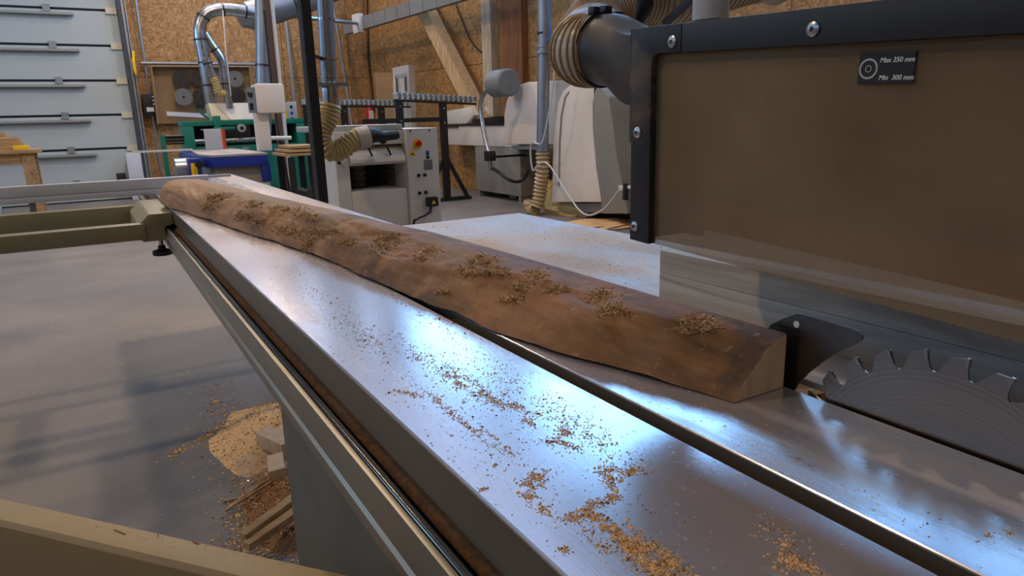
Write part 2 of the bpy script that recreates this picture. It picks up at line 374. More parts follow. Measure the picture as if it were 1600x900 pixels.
for i, s in enumerate(WIN_S):
    m = MB()
    for a, b, c, d in ((s, s+WW, WZ0, WZ0+.05), (s, s+WW, WZ1-.05, WZ1), (s, s+.05, WZ0, WZ1), (s+WW-.05, s+WW, WZ0, WZ1)):
        m.obox(WP((a+b)/2, (c+d)/2, -.02), WD*(b-a)/2, WN*.03, Vector((0, 0, (d-c)/2)))
    fr = m.build('window_%d' % (i+1), 'white_paint', kind='structure', label='high band window in the side wall')
    MB().obox(WP(s+WW/2, (WZ0+WZ1)/2, -.03), WD*(WW/2-.05), WN*.003, Vector((0, 0, (WZ1-WZ0)/2-.05))).build('pane', 'window_glass', fr, 0)
mb = MB(); ys = [-6.4] + [v for y in LWIN for v in (y, y+2.2)] + [14.0]
for a, b in zip(ys[0::2], ys[1::2]): mb.box((-6.4, a, 0), (-6.2, b, 6.2))
for y in LWIN: mb.box((-6.4, y, 0), (-6.2, y+2.2, 2.6)); mb.box((-6.4, y, 4.6), (-6.2, y+2.2, 6.2))
mb.build('wall_left', 'osb', kind='structure', label='strand board wall with tall windows')
for i, y in enumerate(LWIN):
    m = MB()
    for a, b, c, d in ((y, y+2.2, 2.6, 2.66), (y, y+2.2, 4.54, 4.6), (y, y+.06, 2.6, 4.6), (y+2.14, y+2.2, 2.6, 4.6)): m.box((-6.26, a, c), (-6.19, b, d))
    fr = m.build('window_%d' % (i+20), 'white_paint', kind='structure', label='tall window in the opposite wall')
    MB().box((-6.23, y+.06, 2.66), (-6.225, y+2.14, 4.54)).build('pane', 'window_glass', fr, 0)
MB().box((-6.4, -6.6, 0), (9.4, -6.4, 6.2)).build('wall_front', 'osb', kind='structure', label='strand board wall behind the saw')

# sectional door
door = MB().box((-4.6, 13.62, 0), (DXR, 13.67, 6.0)).build('door_1', 'door_seam', kind='structure', label='white sectional overhead door with pale blue daylight on it')
seam = [PY(150, p, 13.55).z for p in (15.5, 70.5, 125.8, 180, 233)]; st = (seam[0] - seam[-1]) / 4
zs = [seam[-1] + st * k for k in range(-2, 8)]; zs = [max(0, z) for z in zs]
for a, b in zip(zs, zs[1:]):
    if b - a < .05: continue
    m = MB().box((-4.6, 13.56, a + .018), (DXR - .02, 13.62, min(b, 6.0) - .018)); m.build('panel', 'door_panel', door, 0, .006)
for k, z in enumerate(zs[1:8]):
    if z < .1: continue
    xe = PY(117 + 9 * 2, 130, 13.5).x - .02
    MB().box((-4.4, 13.47, z - .10), (xe, 13.56, z - .065)).build('strut', 'strut', door, 0)
    for hx in (-3.6, -1.9, PY(92, 126, 13.5).x): MB().box((hx - .05, 13.535, z - .05), (hx + .05, 13.56, z + .055)).build('hinge', 'track', door, 0)
    MB().box((DXR - .19, 13.53, z - .055), (DXR - .03, 13.56, z + .045)).build('end_hinge', 'cream_paint', door, 0)
MB().box((DXR - .02, 13.44, 0), (DXR + .03, 13.62, 6.0)).build('trim_1', 'door_seam', kind='structure', label='dark vertical guide of the overhead door')
m = MB(); m.box((DXR + .04, 13.5, 0), (DXR + .075, 13.58, 6.0)); m.box((DXR + .09, 13.52, 0), (DXR + .11, 13.58, 6.0)); m.build('trim_2', 'track', kind='structure', label='galvanised door track')
b = thing('door_bumper_post', 'pale blue steel guard post at the foot of the overhead door', 'post', (.62, 13.36, 0))
MB().box((.5, 13.3, 0), (.72, 13.43, .78)).build('post', 'fence_alu', b, 30, .01); MB().box((.32, 13.35, .30), (.46, 13.46, .45)).build('buffer', 'black_plastic', b, 30, .02)
m = MB().tube([Vector((DXR + .27, 13.58, z)) for z in (4.6, 3.6, 2.2, 1.1, .45)] + [Vector((DXR + .3, 13.58, .38)), Vector((DXR + .9, 13.58, .36))], .018, 8)
m.build('conduit_pipe', 'duct_grey', label='thin grey conduit running down the end wall beside the door', cat='pipe')
p0 = PY(220, 98.5, 13.56); p1 = PY(398, 100.5, 13.56)
MB().tube([p0, p1], .03, 10).build('wall_rail', 'duct_grey', label='horizontal grey rail above the saw blade rack', cat='rail')
m = MB().tube(catmull([PY(208, 80, 13.45), PY(209, 98, 13.4), PY(212, 115, 13.42), PY(210, 108, 13.4), PY(207, 92, 13.43)], 5), .02, 6); m.build('yellow_rope', 'yellow', label='short yellow rope loop hanging on the door track', cat='rope')
c = PY(234, 163, 13.5)
b = thing('wall_switch_box', 'small black control box on strand board beside the blade rack', 'control box', (c.x, 13.5, c.z - .3))
MB().box((c.x - .1, 13.46, c.z - .17), (c.x + .1, 13.64, c.z + .17)).build('housing', 'black_plastic', b, 30, .01)
MB().box((c.x - .06, 13.452, c.z - .12), (c.x + .05, 13.462, c.z - .05)).build('sticker', 'paper', b, 0)
for k in range(3): disc(MB(), (c.x + .06, 13.46, c.z + .12 - k * .06), (0, -1, 0), .018, .014, .015).build('button', 'light_grey', b)

# saw blade rack: a shallow tray on the wall with round blades
A, B, Cc, D = PY(236, 103, 13.3), PY(390, 104, 13.3), PY(398, 192, 13.45), PY(247, 193, 13.45)
rack = thing('blade_rack', 'shallow plywood wall rack holding round saw blades', 'rack', (A + Cc) / 2 - Vector((0, 0, .6)))
MB().add([A + Vector((0,.1,0)), B + Vector((0,.1,0)), Cc + Vector((0,.1,0)), D + Vector((0,.1,0)), A + Vector((0,.13,0)), B + Vector((0,.13,0)), Cc + Vector((0,.13,0)), D + Vector((0,.13,0))],
         [(0,1,2,3),(7,6,5,4),(0,4,5,1),(1,5,6,2),(2,6,7,3),(3,7,4,0)]).build('back_board', 'tray_ply', rack, 0)
for u, v in ((A, B), (B, Cc), (D, A)): MB().bar(u + Vector((0, .04, 0)), v + Vector((0, .04, 0)), .12, .025, up=(0, 0, 1) if abs(u.z - v.z) < .3 else (1, 0, 0)).build('edge_board', 'tray_ply', rack, 0)
def round_blade(r, teeth, thick, prof, n=Vector((1, 0, 0)), ph=0):
    out = []
    for k in range(teeth):
        for a, q in prof:
            an = ph - (k + a) * 2 * PI / teeth; out.append((q * r * math.sin(an), q * r * math.cos(an)))
    return out
blabs = ['dull grey saw blade in top row, nearest the door', 'dark grey saw blade in top row, right beside the silver duct', 'bright polished saw blade in lower row, nearest the door', 'dark saw blade in lower row, behind the duct stand',
         'grey saw blade in top row beyond the ducts', 'dark saw blade in lower row beyond the ducts']
for i, (px, py, rp, mt) in enumerate([(283.5, 124, 12.7, 'steel_dark'), (311.5, 123, 12.2, 'steel_dark'), (287, 151.5, 13, 'steel'), (315, 151.5, 13, 'steel_dark'), (367, 123, 13, 'steel'), (372, 150, 12, 'steel_dark')]):
    c = PY(px, py, 13.36); r = rp * 15.2 / 1085 * .8
    t_ = thing('circular_saw_blade', blabs[i] + ' on the wall rack', 'saw blade', c - Vector((0, 0, r)), 'saw blades on the wall rack')
    pr = round_blade(r, 24, .004, [(0, .94), (.3, 1), (.75, 1), (.9, .94)])
    MB().prism([c + Vector((y, 0, z)) for y, z in pr], (0, .012, 0)).build('disc', mt, t_, 20)
    MB().cyl(c + Vector((0, -.012, 0)), c + Vector((0, .002, 0)), .02, .02, 12).build('hub', 'black_plastic', t_)
MB().obox(PY(297, 179.5, 13.36), (.36, 0, -.03), (0, .008, 0), (0, 0, .035)).build('steel_ruler', 'fence_alu', label='long blue grey steel straightedge lying along the rack below the blades', cat='ruler')

# ---- side wall timber, brace, tray
a, b_ = PW(766, -40, .1), PW(783, 190, .1)
MB().box((0, 0, 0), (1, 1, 1))
def wallbar(p, q, wd, dp, off, name, mat, **kw):
    P_, Q_ = PW(*p, off), PW(*q, off); d = (Q_ - P_).normalized(); sd = WN.cross(d).normalized()
    return MB().obox((P_ + Q_)/2, d * (Q_ - P_).length/2, sd * wd/2, WN * dp/2).build(name, mat, **kw)
p = PW(772, 90, 0); sP = (p - WC).dot(WD)
MB().obox(WP(sP, 2.95, .07), WD * .11, WN * .07, Vector((0, 0, 2.95))).build('timber_post', 'post_wood', label='pale timber post standing against side wall next to the brown column', cat='post')
p = PW(808, 60, 0); sB = (p - WC).dot(WD)
MB().obox(WP(sB, 3.0, .06), WD * .24, WN * .06, Vector((0, 0, 3.0))).build('timber_column', 'brown_wood', label='wide reddish brown timber column on the side wall', cat='column')
d_ = ray(660, 20); P0 = PW(637, -40, .25); P1 = PW(752, 186, .25); P1 = P0 + (P1 - P0) * 1.55
dd = (P1 - P0).normalized(); tz = (P1.z) / -dd.z if P1.z < 0 else 0
P1 = P0 + dd * (P0.z / -dd.z - .02)
MB().obox((P0 + P1)/2, dd * (P1 - P0).length/2, WN.cross(dd).normalized() * .115, WN * .1).build('diagonal_brace', 'brace_wood', label='pale diagonal timber brace leaning down along the side wall', cat='brace')
# cable tray
T0, T1 = PW(540, 45, .55), PW(760, -22, .55); T1 = T0 + (T1 - T0).normalized() * 6.2
tr_ = thing('cable_tray', 'grey hanging cable trunking running along the side wall', 'cable tray', (T0 + T1)/2)
td = (T1 - T0).normalized(); tu = WN.cross(td).normalized(); 
n_ = 16
for k in range(n_):
    a, b_ = T0 + (T1-T0) * k/n_, T0 + (T1-T0) * (k+1)/n_ - td * .012
    MB().obox((a+b_)/2, td * (b_-a).length/2, tu * .105, WN * .05).build('cover', 'mid_grey', tr_, 0)
MB().obox((T0+T1)/2, td * (T1-T0).length/2, tu * .1, WN * .04).build('channel', 'door_seam', tr_, 0)
c = T0 + td * .62; MB().obox(c + WN * .07, td * .12, tu * .16, WN * .05).build('junction_box', 'paper', tr_, 30, .01)
MB().tube([c, PY(498, 30, 11.8), PY(450, 25, 11.6)], .03, 8).build('conduit_pipe', 'duct_grey', label='slim bluish conduit reaching from the duct to the cable trunking', cat='pipe')
for q in ((712, 20, 'thin black cable hanging down the strand board side wall'),):
    MB().tube(catmull([PW(706, -10, .03), PW(725, 40, .03), PW(740, 70, .03), PW(764, 92, .03)], 5), .012, 6).build('wall_cable', 'cable_black', label=q[2], cat='cable')
MB().tube([PW(573, -20, .03), PW(576, 90, .03), PW(585, 175, .03)], .014, 6).build('corner_cable', 'cable_black', label='straight black cable running down the far corner', cat='cable')
MB().tube([PY(517, -10, 13.4), PY(531, 70, 13.4), PY(548, 182, 13.4), PY(558, 268, 13.2)], .03, 8).build('slanted_pole', 'duct_grey', label='thin slanted metal pole leaning on the end wall beside the corner', cat='pole')
MB().tube([PY(446, 30, 13.6), PY(452, 85, 13.45), PY(460, 158, 13.3), PY(470, 262, 13.1)], .03, 8).build('leaning_rod', 'mid_grey', label='thin rod leaning on the end wall behind the duct pipe', cat='rod')

# white door leaf leaning on the side wall, behind it a cardboard panel
lf = thing('door_leaf', 'white panelled door leaf leaning against the side wall', 'door leaf', PZ(628, 300, 0))
A, B = PY(613, 106, 11.2), PY(638, 101, 11.2); A2, B2 = A + Vector((-.18, -.35, -A.z)), B + Vector((-.18, -.35, -B.z)); A2.z = B2.z = 0
nrm = (B - A).cross(A2 - A).normalized() * .05
MB().prism([A, B, B2, A2], nrm * 1.0 + Vector((.14, .05, 0))).build('slab', 'leaf_white', lf, 0)
off = -nrm.normalized() * .006
if (Vector((0, -1, 0))).dot(off) < 0: off = -off
def leafpt(u, v): return (A * (1-u) + B * u) * (1-v) + (A2 * (1-u) + B2 * u) * v
for u0, u1, v0, v1 in ((.14, .86, .06, .09), (.14, .86, .62, .65), (.14, .2, .06, .65), (.8, .86, .06, .65)):
    MB().prism([leafpt(u0, v0) + off, leafpt(u1, v0) + off, leafpt(u1, v1) + off, leafpt(u0, v1) + off], -off * 1.5).build('moulding', 'light_grey', lf, 0)
for u in (.22, .76): MB().bar(leafpt(u, .09) + off * 2, leafpt(u, .2) + off * 2, .03, .02).build('hanger', 'black_plastic', lf)
A, B = PY(586, 114, 12.4), PY(612, 113, 12.4)
MB().prism([A, B, Vector((B.x, 12.1, 0)), Vector((A.x, 12.1, 0))], (0, .05, 0)).build('upright_board', 'cardboard', label='tan board standing upright beside the white door leaf', cat='board')
# fire extinguisher
c = PY(578, 176, 13.58); fe = thing('fire_extinguisher', 'red fire extinguisher hanging in the far corner', 'extinguisher', (c.x, 13.3, c.z - .3))
MB().tube([c + Vector((0, 0, z)) for z in (-.26, -.24, .12, .17, .2)], [.05, .072, .072, .045, .02], 14).build('cylinder', 'red', fe)
MB().box(c + Vector((-.045, -.08, -.12)), c + Vector((.045, -.05, .04))).build('label_band', 'paper', fe, 30)
MB().bar(c + Vector((-.05, 0, .23)), c + Vector((.06, 0, .25)), .03, .03).build('handle', 'black_plastic', fe)

# ================================================================== machines at the back
def pipe_with_bands(name, pts, rad, mat, label, every=.5, seg=18, n=8, band='steel_dark', group=None):
    path = resample(catmull(pts, n), .06)
    t_ = thing(name, label, 'duct', path[-1], group)
    MB().tube(path, rad, seg).build('pipe', mat, t_, 60)
    step = max(2, int(every / .06))
    for k in range(step // 2, len(path) - 1, step):
        d = (path[k+1] - path[k]).normalized(); MB().cyl(path[k] - d * .012, path[k] + d * .012, rad + .008, None, seg).build('seam_band', band, t_, 60)
    return t_
def ribbed(path, rad, pitch, depth, seg=16):
    P = resample(path, pitch / 2); return MB().tube(P, [rad + (depth if k % 2 else -depth) for k in range(len(P))], seg)

# --- silver extraction ducts
GY = PZ(322, 234, .872).y; G = GY + .55; YD = G + .3
S = lambda x, y: PY(x, y, YD)
pipe_with_bands('extraction_duct', [S(398, 21), S(372, 16.5), S(345, 15), S(325, 20), S(314, 34), S(312, 55), S(317, 82), S(322, 110)] + [S(327, 138), S(332, 167)], .082, 'galvanised', 'shiny silver duct bending down over the green machine', .34)
S = lambda x, y: PY(x, y, YD + .12)
pipe_with_bands('branch_duct', [S(319, 52), S(330, 70), S(343, 88), S(348, 100), S(352, 125), S(356, 168)], .062, 'galvanised', 'second silver duct branch dropping to the cream machine hood', .5)
S = lambda x, y: PY(x, y, YD - .14)
pipe_with_bands('short_branch_duct', [S(322, 92), S(327, 106), S(333, 122)], .055, 'galvanised', 'short silver duct stub ending in a tan elbow hose', .2)
hs = thing('elbow_hose', 'short tan elbow hose between the silver duct stub and the cream hood', 'hose', S(356, 150))
ribbed(catmull([S(333, 121), S(338, 134), S(341, 144), S(348, 147), S(355, 146)], 8), .052, .03, .006).build('hose', 'hose_tan', hs, 60)
MB().cyl(S(354, 141), S(359, 167), .05).build('spigot', 'galvanised', hs)
# big header duct
S = lambda x, y: PY(x, y, YD + .3)
hd = thing('header_duct', 'large dull grey header duct rising to the right near the ceiling', 'duct', S(430, 15))
MB().tube([S(388, 26), S(430, 14), S(480, -3), S(540, -28)], .2, 24).build('pipe', 'duct_grey', hd, 60)
MB().cyl(S(392, 25), S(374, 32), .2, .1, 24).build('end_cone', 'duct_grey', hd, 60)
for q in (410, 455, 500): 
    t0 = S(q, 14 + (430 - q) * .38 if q > 430 else 14 + (430 - q) * .29); d = (S(480, -3) - S(430, 14)).normalized(); MB().cyl(t0 - d * .012, t0 + d * .012, .208, None, 24).build('seam_band', 'steel_dark', hd, 60)
MB().tube([PY(348, 16, YD - .08), PY(353, 80, G), PY(361, 150, G)], .008, 6).build('pull_cord', 'air_hose', label='thin pale cord hanging in front of the silver ducts', cat='cord')

# --- green planing machine
zt = PY(380, 187, G).z; zb = PY(380, 238, G).z
xl, xr = PY(286, 200, G).x, PY(476, 200, G).x
gm = thing('green_machine', 'green planing machine under the silver ducts', 'machine', ((xl+xr)/2, G, 0))
MB().box((xl, G, zt - .07), (xr, G + .6, zt)).build('top_beam', 'green_paint', gm, 30, .008)
MB().box((xl, G, 0), (xl + .13, G + .6, zt - .07)).build('end_frame', 'green_paint', gm, 30, .008)
xa = PY(452, 200, G).x
MB().box((xr - .12, G, 0), (xr, G + .6, zt - .07)).build('end_frame', 'green_paint', gm, 30, .008)
MB().box((xl + .13, G + .02, 0), (xr - .12, G + .6, zb + .1)).build('base', 'green_paint', gm, 30, .008)
MB().box((xl + .13, G + .35, zb + .1), (xr - .12, G + .6, zt - .07)).build('inner_panel', 'ink_black', gm, 0)
MB().cyl(Vector((xl + .13, G + .12, zb + .17)), Vector((PY(402, 217, G).x, G + .12, zb + .17)), .045).build('roller', 'steel', gm)
MB().box((PY(335, 200, G).x, G - .03, zb + .22), (PY(346, 200, G).x, G + .1, zt + .06)).build('guide_post', 'green_paint', gm, 30, .01)
MB().box((PY(332, 190, G).x, G - .05, zt - .13), (PY(366, 190, G).x, G + .02, zt - .09)).build('slide', 'green_paint', gm, 30, .01)
c = PY(377, 200, G - .02); 
MB().cyl(c + Vector((0, 0, 0)), c + Vector((0, -.04, 0)), .055, None, 18).build('hand_wheel', 'light_grey', gm); MB().cyl(c + Vector((0, -.04, 0)), c + Vector((0, -.055, 0)), .025, None, 12).build('wheel_hub', 'black_plastic', gm)
c = PY(371, 201, G + .3); MB().box(c + Vector((-.17, 0, -.16)), c + Vector((.17, .04, .1))).build('window_panel', 'cabinet_grey', gm, 0)
c0, c1 = PY(332, 187, G + .1), PY(406, 160, G + .1)
xm = PY(362, 170, G + .1).x
hood = MB(); hood.add([(c0.x, G+.1, zt), (c1.x+.08, G+.1, zt), (c1.x+.08, G+.55, zt), (c0.x, G+.55, zt), (xm-.28, G+.2, c1.z), (c1.x+.08, G+.2, c1.z), (c1.x+.08, G+.5, c1.z), (xm-.28, G+.5, c1.z)],
         [(0,3,2,1),(4,5,6,7),(0,1,5,4),(1,2,6,5),(2,3,7,6),(3,0,4,7)])
hood.build('dust_hood', 'cream_paint', gm, 30, .012)
MB().add([(xm-.03, G+.09, zt+.005), (c1.x+.07, G+.09, zt+.005), (c1.x+.07, G+.188, c1.z-.005), (xm-.18, G+.188, c1.z-.005), (xm-.03, G+.1, zt+.005), (c1.x+.07, G+.1, zt+.005), (c1.x+.07, G+.198, c1.z-.005), (xm-.18, G+.198, c1.z-.005)],
     [(0,1,2,3),(7,6,5,4),(0,4,5,1),(1,5,6,2),(2,6,7,3),(3,7,4,0)]).build('hood_cover', 'leaf_white', gm, 0)
MB().bar(PY(309, 172, G), PY(327, 187, G), .03).build('lever', 'green_paint', gm); MB().bar(PY(305, 165, G), PY(318, 168, G), .05).build('lever_clamp', 'black_plastic', gm)
for k in range(3):
    a = PY(252 + k * 2, 214 + k * 5, G + .1); MB().cyl(a, Vector((xl + .02, a.y, a.z)), .022, None, 10).build('infeed_roller', 'steel_dark' if k else 'black_plastic', gm)
a = PY(255, 215, G); MB().bar(Vector((a.x, G + .1, 0)), Vector((a.x, G + .1, a.z + .03)), .06).build('roller_leg', 'green_paint', gm)
# small blue control box beside it
c0, c1 = PY(449, 184, G + .2), PY(463, 159, G + .2)
cb_ = thing('pendant_control', 'small pale blue control panel with yellow side on the green machine', 'control panel', (c0.x, G + .3, zt))
MB().box((c0.x, G + .2, zt), (c1.x, G + .32, c1.z)).build('housing', 'light_grey', cb_, 30, .01); MB().box((c0.x - .04, G + .2, zt), (c0.x - .001, G + .3, c1.z)).build('side_plate', 'yellow', cb_, 0)
for q in range(3): disc(MB(), (c0.x + .07, G + .2, c1.z - .07 - q * .085), (0, -1, 0), .022, .018, .02).build('knob', 'black_plastic' if q != 1 else 'sticker_blue', cb_)

# --- blue spindle moulder
fl = PZ(331, 242.5, .87); fr_ = PZ(432, 240, .87); B0 = fl.y
bm_ = thing('spindle_moulder', 'blue and grey spindle moulder with dusty table top', 'machine', ((fl.x+fr_.x)/2, B0 + .4, 0))
bl_ = PZ(276, 230, .87); lf_ = PZ(309, 241, .87)
yb = GY + .32
top = [(lf_.x, lf_.y), (fl.x, fl.y), (fr_.x, fl.y), (fr_.x, yb), (bl_.x, yb)]
MB().prism([Vector((a, b, .845)) for a, b in top], (0, 0, .025)).build('table_top', 'ledge_alu', bm_, 30, .003)
zz = PY(380, 260, B0).z
MB().prism([Vector((a + .0, b + .005, zz)) for a, b in top[:4]] + [Vector((fl.x - .1, yb, zz))], (0, 0, .844 - zz)).build('apron', 'blue_paint', bm_, 30, .006)
z2 = .0
MB().box((PY(409, 262, B0).x, B0 + .01, PY(420, 283, B0).z), (fr_.x + .015, B0 + .35, zz)).build('corner_block', 'blue_paint', bm_, 30, .006)
MB().box((fl.x + .03, B0 + .06, 0), (fr_.x - .04, yb - .05, zz)).build('body', 'cabinet_grey', bm_, 30, .01)
MB().box((fr_.x - .1, B0 + .02, .1), (fr_.x - .005, B0 + .055, PY(420, 283, B0).z - .01)).build('vent_panel', 'light_grey', bm_, 0)
a, b2 = PZ(271, 240, .84), PZ(293, 240, .84)
MB().cyl((PY(272, 240, B0 + .3).x, B0 + .42, .72), (PY(296, 240, B0 + .3).x, B0 + .42, .72), .12, None, 20).build('motor', 'duct_grey', bm_)
MB().box((PY(293, 243, B0 + .2).x, B0 + .16, .62), (PY(312, 243, B0 + .2).x, B0 + .4, .835)).build('side_cover', 'blue_paint', bm_, 30, .01)
MB().box((PY(297, 250, B0 + .15).x, B0 + .15, .66), (PY(307, 250, B0 + .15).x, B0 + .158, .79)).build('sticker', 'yellow', bm_, 0)
disc(MB(), PY(308, 257, B0 + .12), (.3, -1, 0), .03, .04, .06).build('knob', 'black_plastic', bm_)
# box guard with orange side
gl_, gr_ = PZ(322, 234, .872), PZ(357, 234, .872); gy = gl_.y; gt = PY(340, 201, gy).z
bg = thing('cutter_guard', 'grey box guard with an orange end standing on the moulder table', 'guard', (gl_.x, gy, .871))
MB().box((gl_.x, gy, .871), (gr_.x, gy + .02, gt)).build('front_plate', 'light_grey', bg, 30, .003)
MB().add([(gr_.x, gy, .871), (gr_.x + .012, gy, .871), (gr_.x + .09, gy + .26, .871), (gr_.x + .078, gy + .26, .871), (gr_.x, gy, gt), (gr_.x + .012, gy, gt), (gr_.x + .09, gy + .26, gt - .01), (gr_.x + .078, gy + .26, gt - .01)],
    [(0,3,2,1),(4,5,6,7),(0,1,5,4),(1,2,6,5),(2,3,7,6),(3,0,4,7)]).build('side_plate', 'orange', bg, 0)
MB().box((gl_.x, gy + .02, gt - .015), (gr_.x, gy + .26, gt - .001)).build('cover', 'light_grey', bg, 0)
c = PZ(386, 233.5, .871); MB().box(c + Vector((-.04, 0, 0)), c + Vector((.03, .07, .025))).build('offcut_block', 'cabinet_grey', label='little grey offcut lying on the moulder table', cat='offcut', bevel=.004)
a = PZ(205, 232.5, .86); b3 = PZ(280, 228, .86)
MB().bar(Vector((PY(205, 231, GY).x, GY, .8825)), Vector((PY(300, 229, GY).x, GY, .8825)), .05, .024).build('white_batten', 'leaf_white', label='thin white batten sticking out from the moulder table toward the door', cat='batten')
# control box on column
yc = PZ(410, 236, .871).y
cc = thing('control_column', 'beige control cabinet on a slim post behind the moulder table', 'control cabinet', (PY(411, 200, yc).x, yc, .871))
MB().box((PY(401, 200, yc).x, yc, .871), (PY(422, 200, yc).x, yc + .14, PY(410, 176, yc).z)).build('post', 'white_paint', cc, 30, .01)
x0, x1 = PY(398, 150, yc).x, PY(443, 150, yc).x; z0, z1 = PY(420, 177, yc).z, PY(420, 131, yc).z
MB().box((x0, yc - .08, z0), (x1, yc + .22, z1)).build('cabinet', 'white_paint', cc, 30, .03)
xq = PY(386, 150, yc + .2).x
MB().add([(x0-.001, yc-.05, z0+.01), (x0-.001, yc-.05, z1-.04), (xq, yc+.2, z1-.03), (xq, yc+.2, z0+.01), (x0-.001, yc+.2, z0+.01), (x0-.001, yc+.2, z1-.03)], [(0,1,2,3),(0,3,4),(1,5,2),(2,5,4,3),(0,4,5,1)]).build('button_panel', 'mid_grey', cc, 0)
for q, (zz_, s_) in enumerate(((z1 - .11, .04), (z0 + .1, .022), (z0 + .06, .022))):
    c = Vector(((x0 + xq)/2, yc + .07, zz_)); disc(MB(), c, (-1, -.3, 0), s_, s_ * .8, .03).build('button', 'black_plastic', cc)
# grey vertical duct behind the cabinet
yq = GY + .3
vd = pipe_with_bands('vertical_duct', [PY(409.5, -60, yq), PY(411, 60, yq), PY(413, 232, yq)], .102, 'duct_grey', 'thick grey vertical duct behind the beige control cabinet', .9)
# slim posts right of it
yp = GY - .1
px_ = PY(445, 250, yp).x
MB().box((px_ - .055, yp, 0), (px_ + .02, yp + .1, 6.15)).build('steel_post', 'red_post', label='slim brown steel post running from floor to roof', cat='post')
MB().tube([Vector((px_ + .045, yp, 0)), Vector((px_ + .045, yp, 3)), Vector((px_ + .045, yp, 6.15))], .024, 10).build('conduit_pipe', 'white_paint', label='white conduit clipped beside the slim brown steel post', cat='pipe')
MB().tube([PY(421, 216, yp - .1), PY(455, 215.5, yp - .1)], .028, 10).build('clamp_bar', 'leaf_white', label='short pale horizontal bar fixed across the brown post', cat='bar')
MB().tube(catmull([Vector((px_ - .07, yp - .03, 2.6)), Vector((px_ - .075, yp - .03, 1.6)), PY(440, 235, yp - .05), PY(446, 262, yp - .05), PY(453, 296, yp - .05)], 6), .012, 6).build('post_cable', 'cable_black', label='black cable hanging down the brown steel post', cat='cable')
# timber rack between
yk = 7.6
rk = thing('timber_cart', 'low dark cart loaded with boards between moulder and thicknesser', 'cart', (PY(462, 240, yk).x, yk + .3, 0))
xk0, xk1 = PY(446, 240, yk).x, PY(500, 240, yk).x
for k in range(3):
    zk = PY(460, 244 - 6.0 * k, yk).z; 
    for j in range(2): MB().box((xk0 - .02 + .04 * k, yk + .3 * j, zk), (xk1, yk + .28 + .3 * j, zk + .028)).build('board', 'plank_x', rk, 0, .003)
zk = PY(460, 246, yk).z
for xx in (xk0 + .03, xk1 - .1):
    for yy in (yk, yk + .5): MB().box((xx, yy, 0), (xx + .06, yy + .06, zk)).build('leg', 'black_paint', rk, 0)
MB().box((xk0, yk, .25), (xk1, yk + .56, .31)).build('shelf', 'black_paint', rk, 0)
for k in range(4): MB().cyl((xk0 + .1 + .13 * k, yk + .02, .40), (xk0 + .1 + .13 * k, yk + .4, .40), .06 + .01 * (k % 2)).build('motor', 'steel_dark' if k % 2 else 'black_plastic', rk)

# --- left workbench with slats
yb_ = 10.2
wb = thing('workbench', 'old wooden workbench in front of the overhead door', 'workbench', (PY(0, 240, yb_).x, yb_ + .3, 0))
zb_ = PY(40, 234, yb_).z; xb_ = PY(61, 236, yb_).x
MB().box((xb_ - 2.2, yb_, zb_ - .045), (xb_, yb_ + .75, zb_)).build('top', 'plank_x', wb, 0, .006)
MB().box((xb_ - 2.1, yb_ + .06, zb_ - .17), (xb_ - .1, yb_ + .1, zb_ - .046)).build('apron', 'plank_x', wb, 0)
for xx in (xb_ - .19, xb_ - 2.1):
    for yy in (yb_ + .04, yb_ + .6): MB().box((xx, yy, 0), (xx + .13, yy + .11, zb_ - .046)).build('leg', 'plank_y', wb, 0, .006)
lab = ['lowest pale slat of the stack on the workbench', 'second slat from the bottom of the stack on the workbench', 'third slat up in the stack on the workbench', 'topmost short slat of the stack on the workbench']
for k in range(4):
    xe = PY((38, 34, 30, 10)[k], 225, yb_ + .2).x; z_ = zb_ + .052 * k
    MB().obox(Vector((xe - .7, yb_ + .3, z_ + .026)), (.7, .02 * (k - 1), 0), (0, .16, 0), (0, 0, .025)).build('timber_batten', 'plank_x', label=lab[k], cat='slat', group='slats stacked on the workbench', bevel=.004)
c = PY(36, 232.5, yb_ + .02); MB().box((c.x - .1, yb_ + .02, zb_), (c.x + .06, yb_ + .12, zb_ + .05)).build('yellow_block', 'yellow', label='yellow plastic block at the edge of the workbench', cat='block', bevel=.008)

# --- black pillar, thicknesser and its pipe
YT = 4.95
pl = PY(497, 250, 4.55)
m = MB().box((pl.x - .03, 4.5, 0), (pl.x + .03, 4.6, 6.15)); m.build('steel_pillar', 'black_paint', label='black steel pillar beside the thicknesser', cat='pillar', bevel=.004)
xL, xR = PY(524, 250, YT).x, PY(634, 250, YT).x; xE = PY(683, 250, YT).x
ztop = PY(575, 198, YT).z
th = thing('thicknesser', 'white thicknesser planer with hose and warning stickers', 'machine', ((xL+xE)/2, YT + .3, 0))
zo1, zo0 = PY(590, 256, YT).z, PY(590, 297, YT).z; xo0, xo1 = PY(547, 270, YT).x, PY(635, 270, YT).x
YB = YT + .62
MB().box((xL, YT, 0), (xo0, YB, ztop - .03)).build('side_column', 'leaf_white', th, 30, .006)
MB().box((xo0, YT, 0), (xR, YB, zo0)).build('lower_body', 'leaf_white', th, 30, .006)
MB().box((xo0, YB - .03, zo0), (xR, YB, ztop - .03)).build('back_plate', 'mid_grey', th, 0)
MB().box((xL - .1, YT + .02, ztop - .03), (xR + .0, YB, ztop + .012)).build('top_cover', 'light_grey', th, 30, .008)
MB().box((xR + .002, YT - .03, 0), (xE, YB, PY(660, 200, YT).z)).build('control_cabinet', 'leaf_white', th, 30, .008)
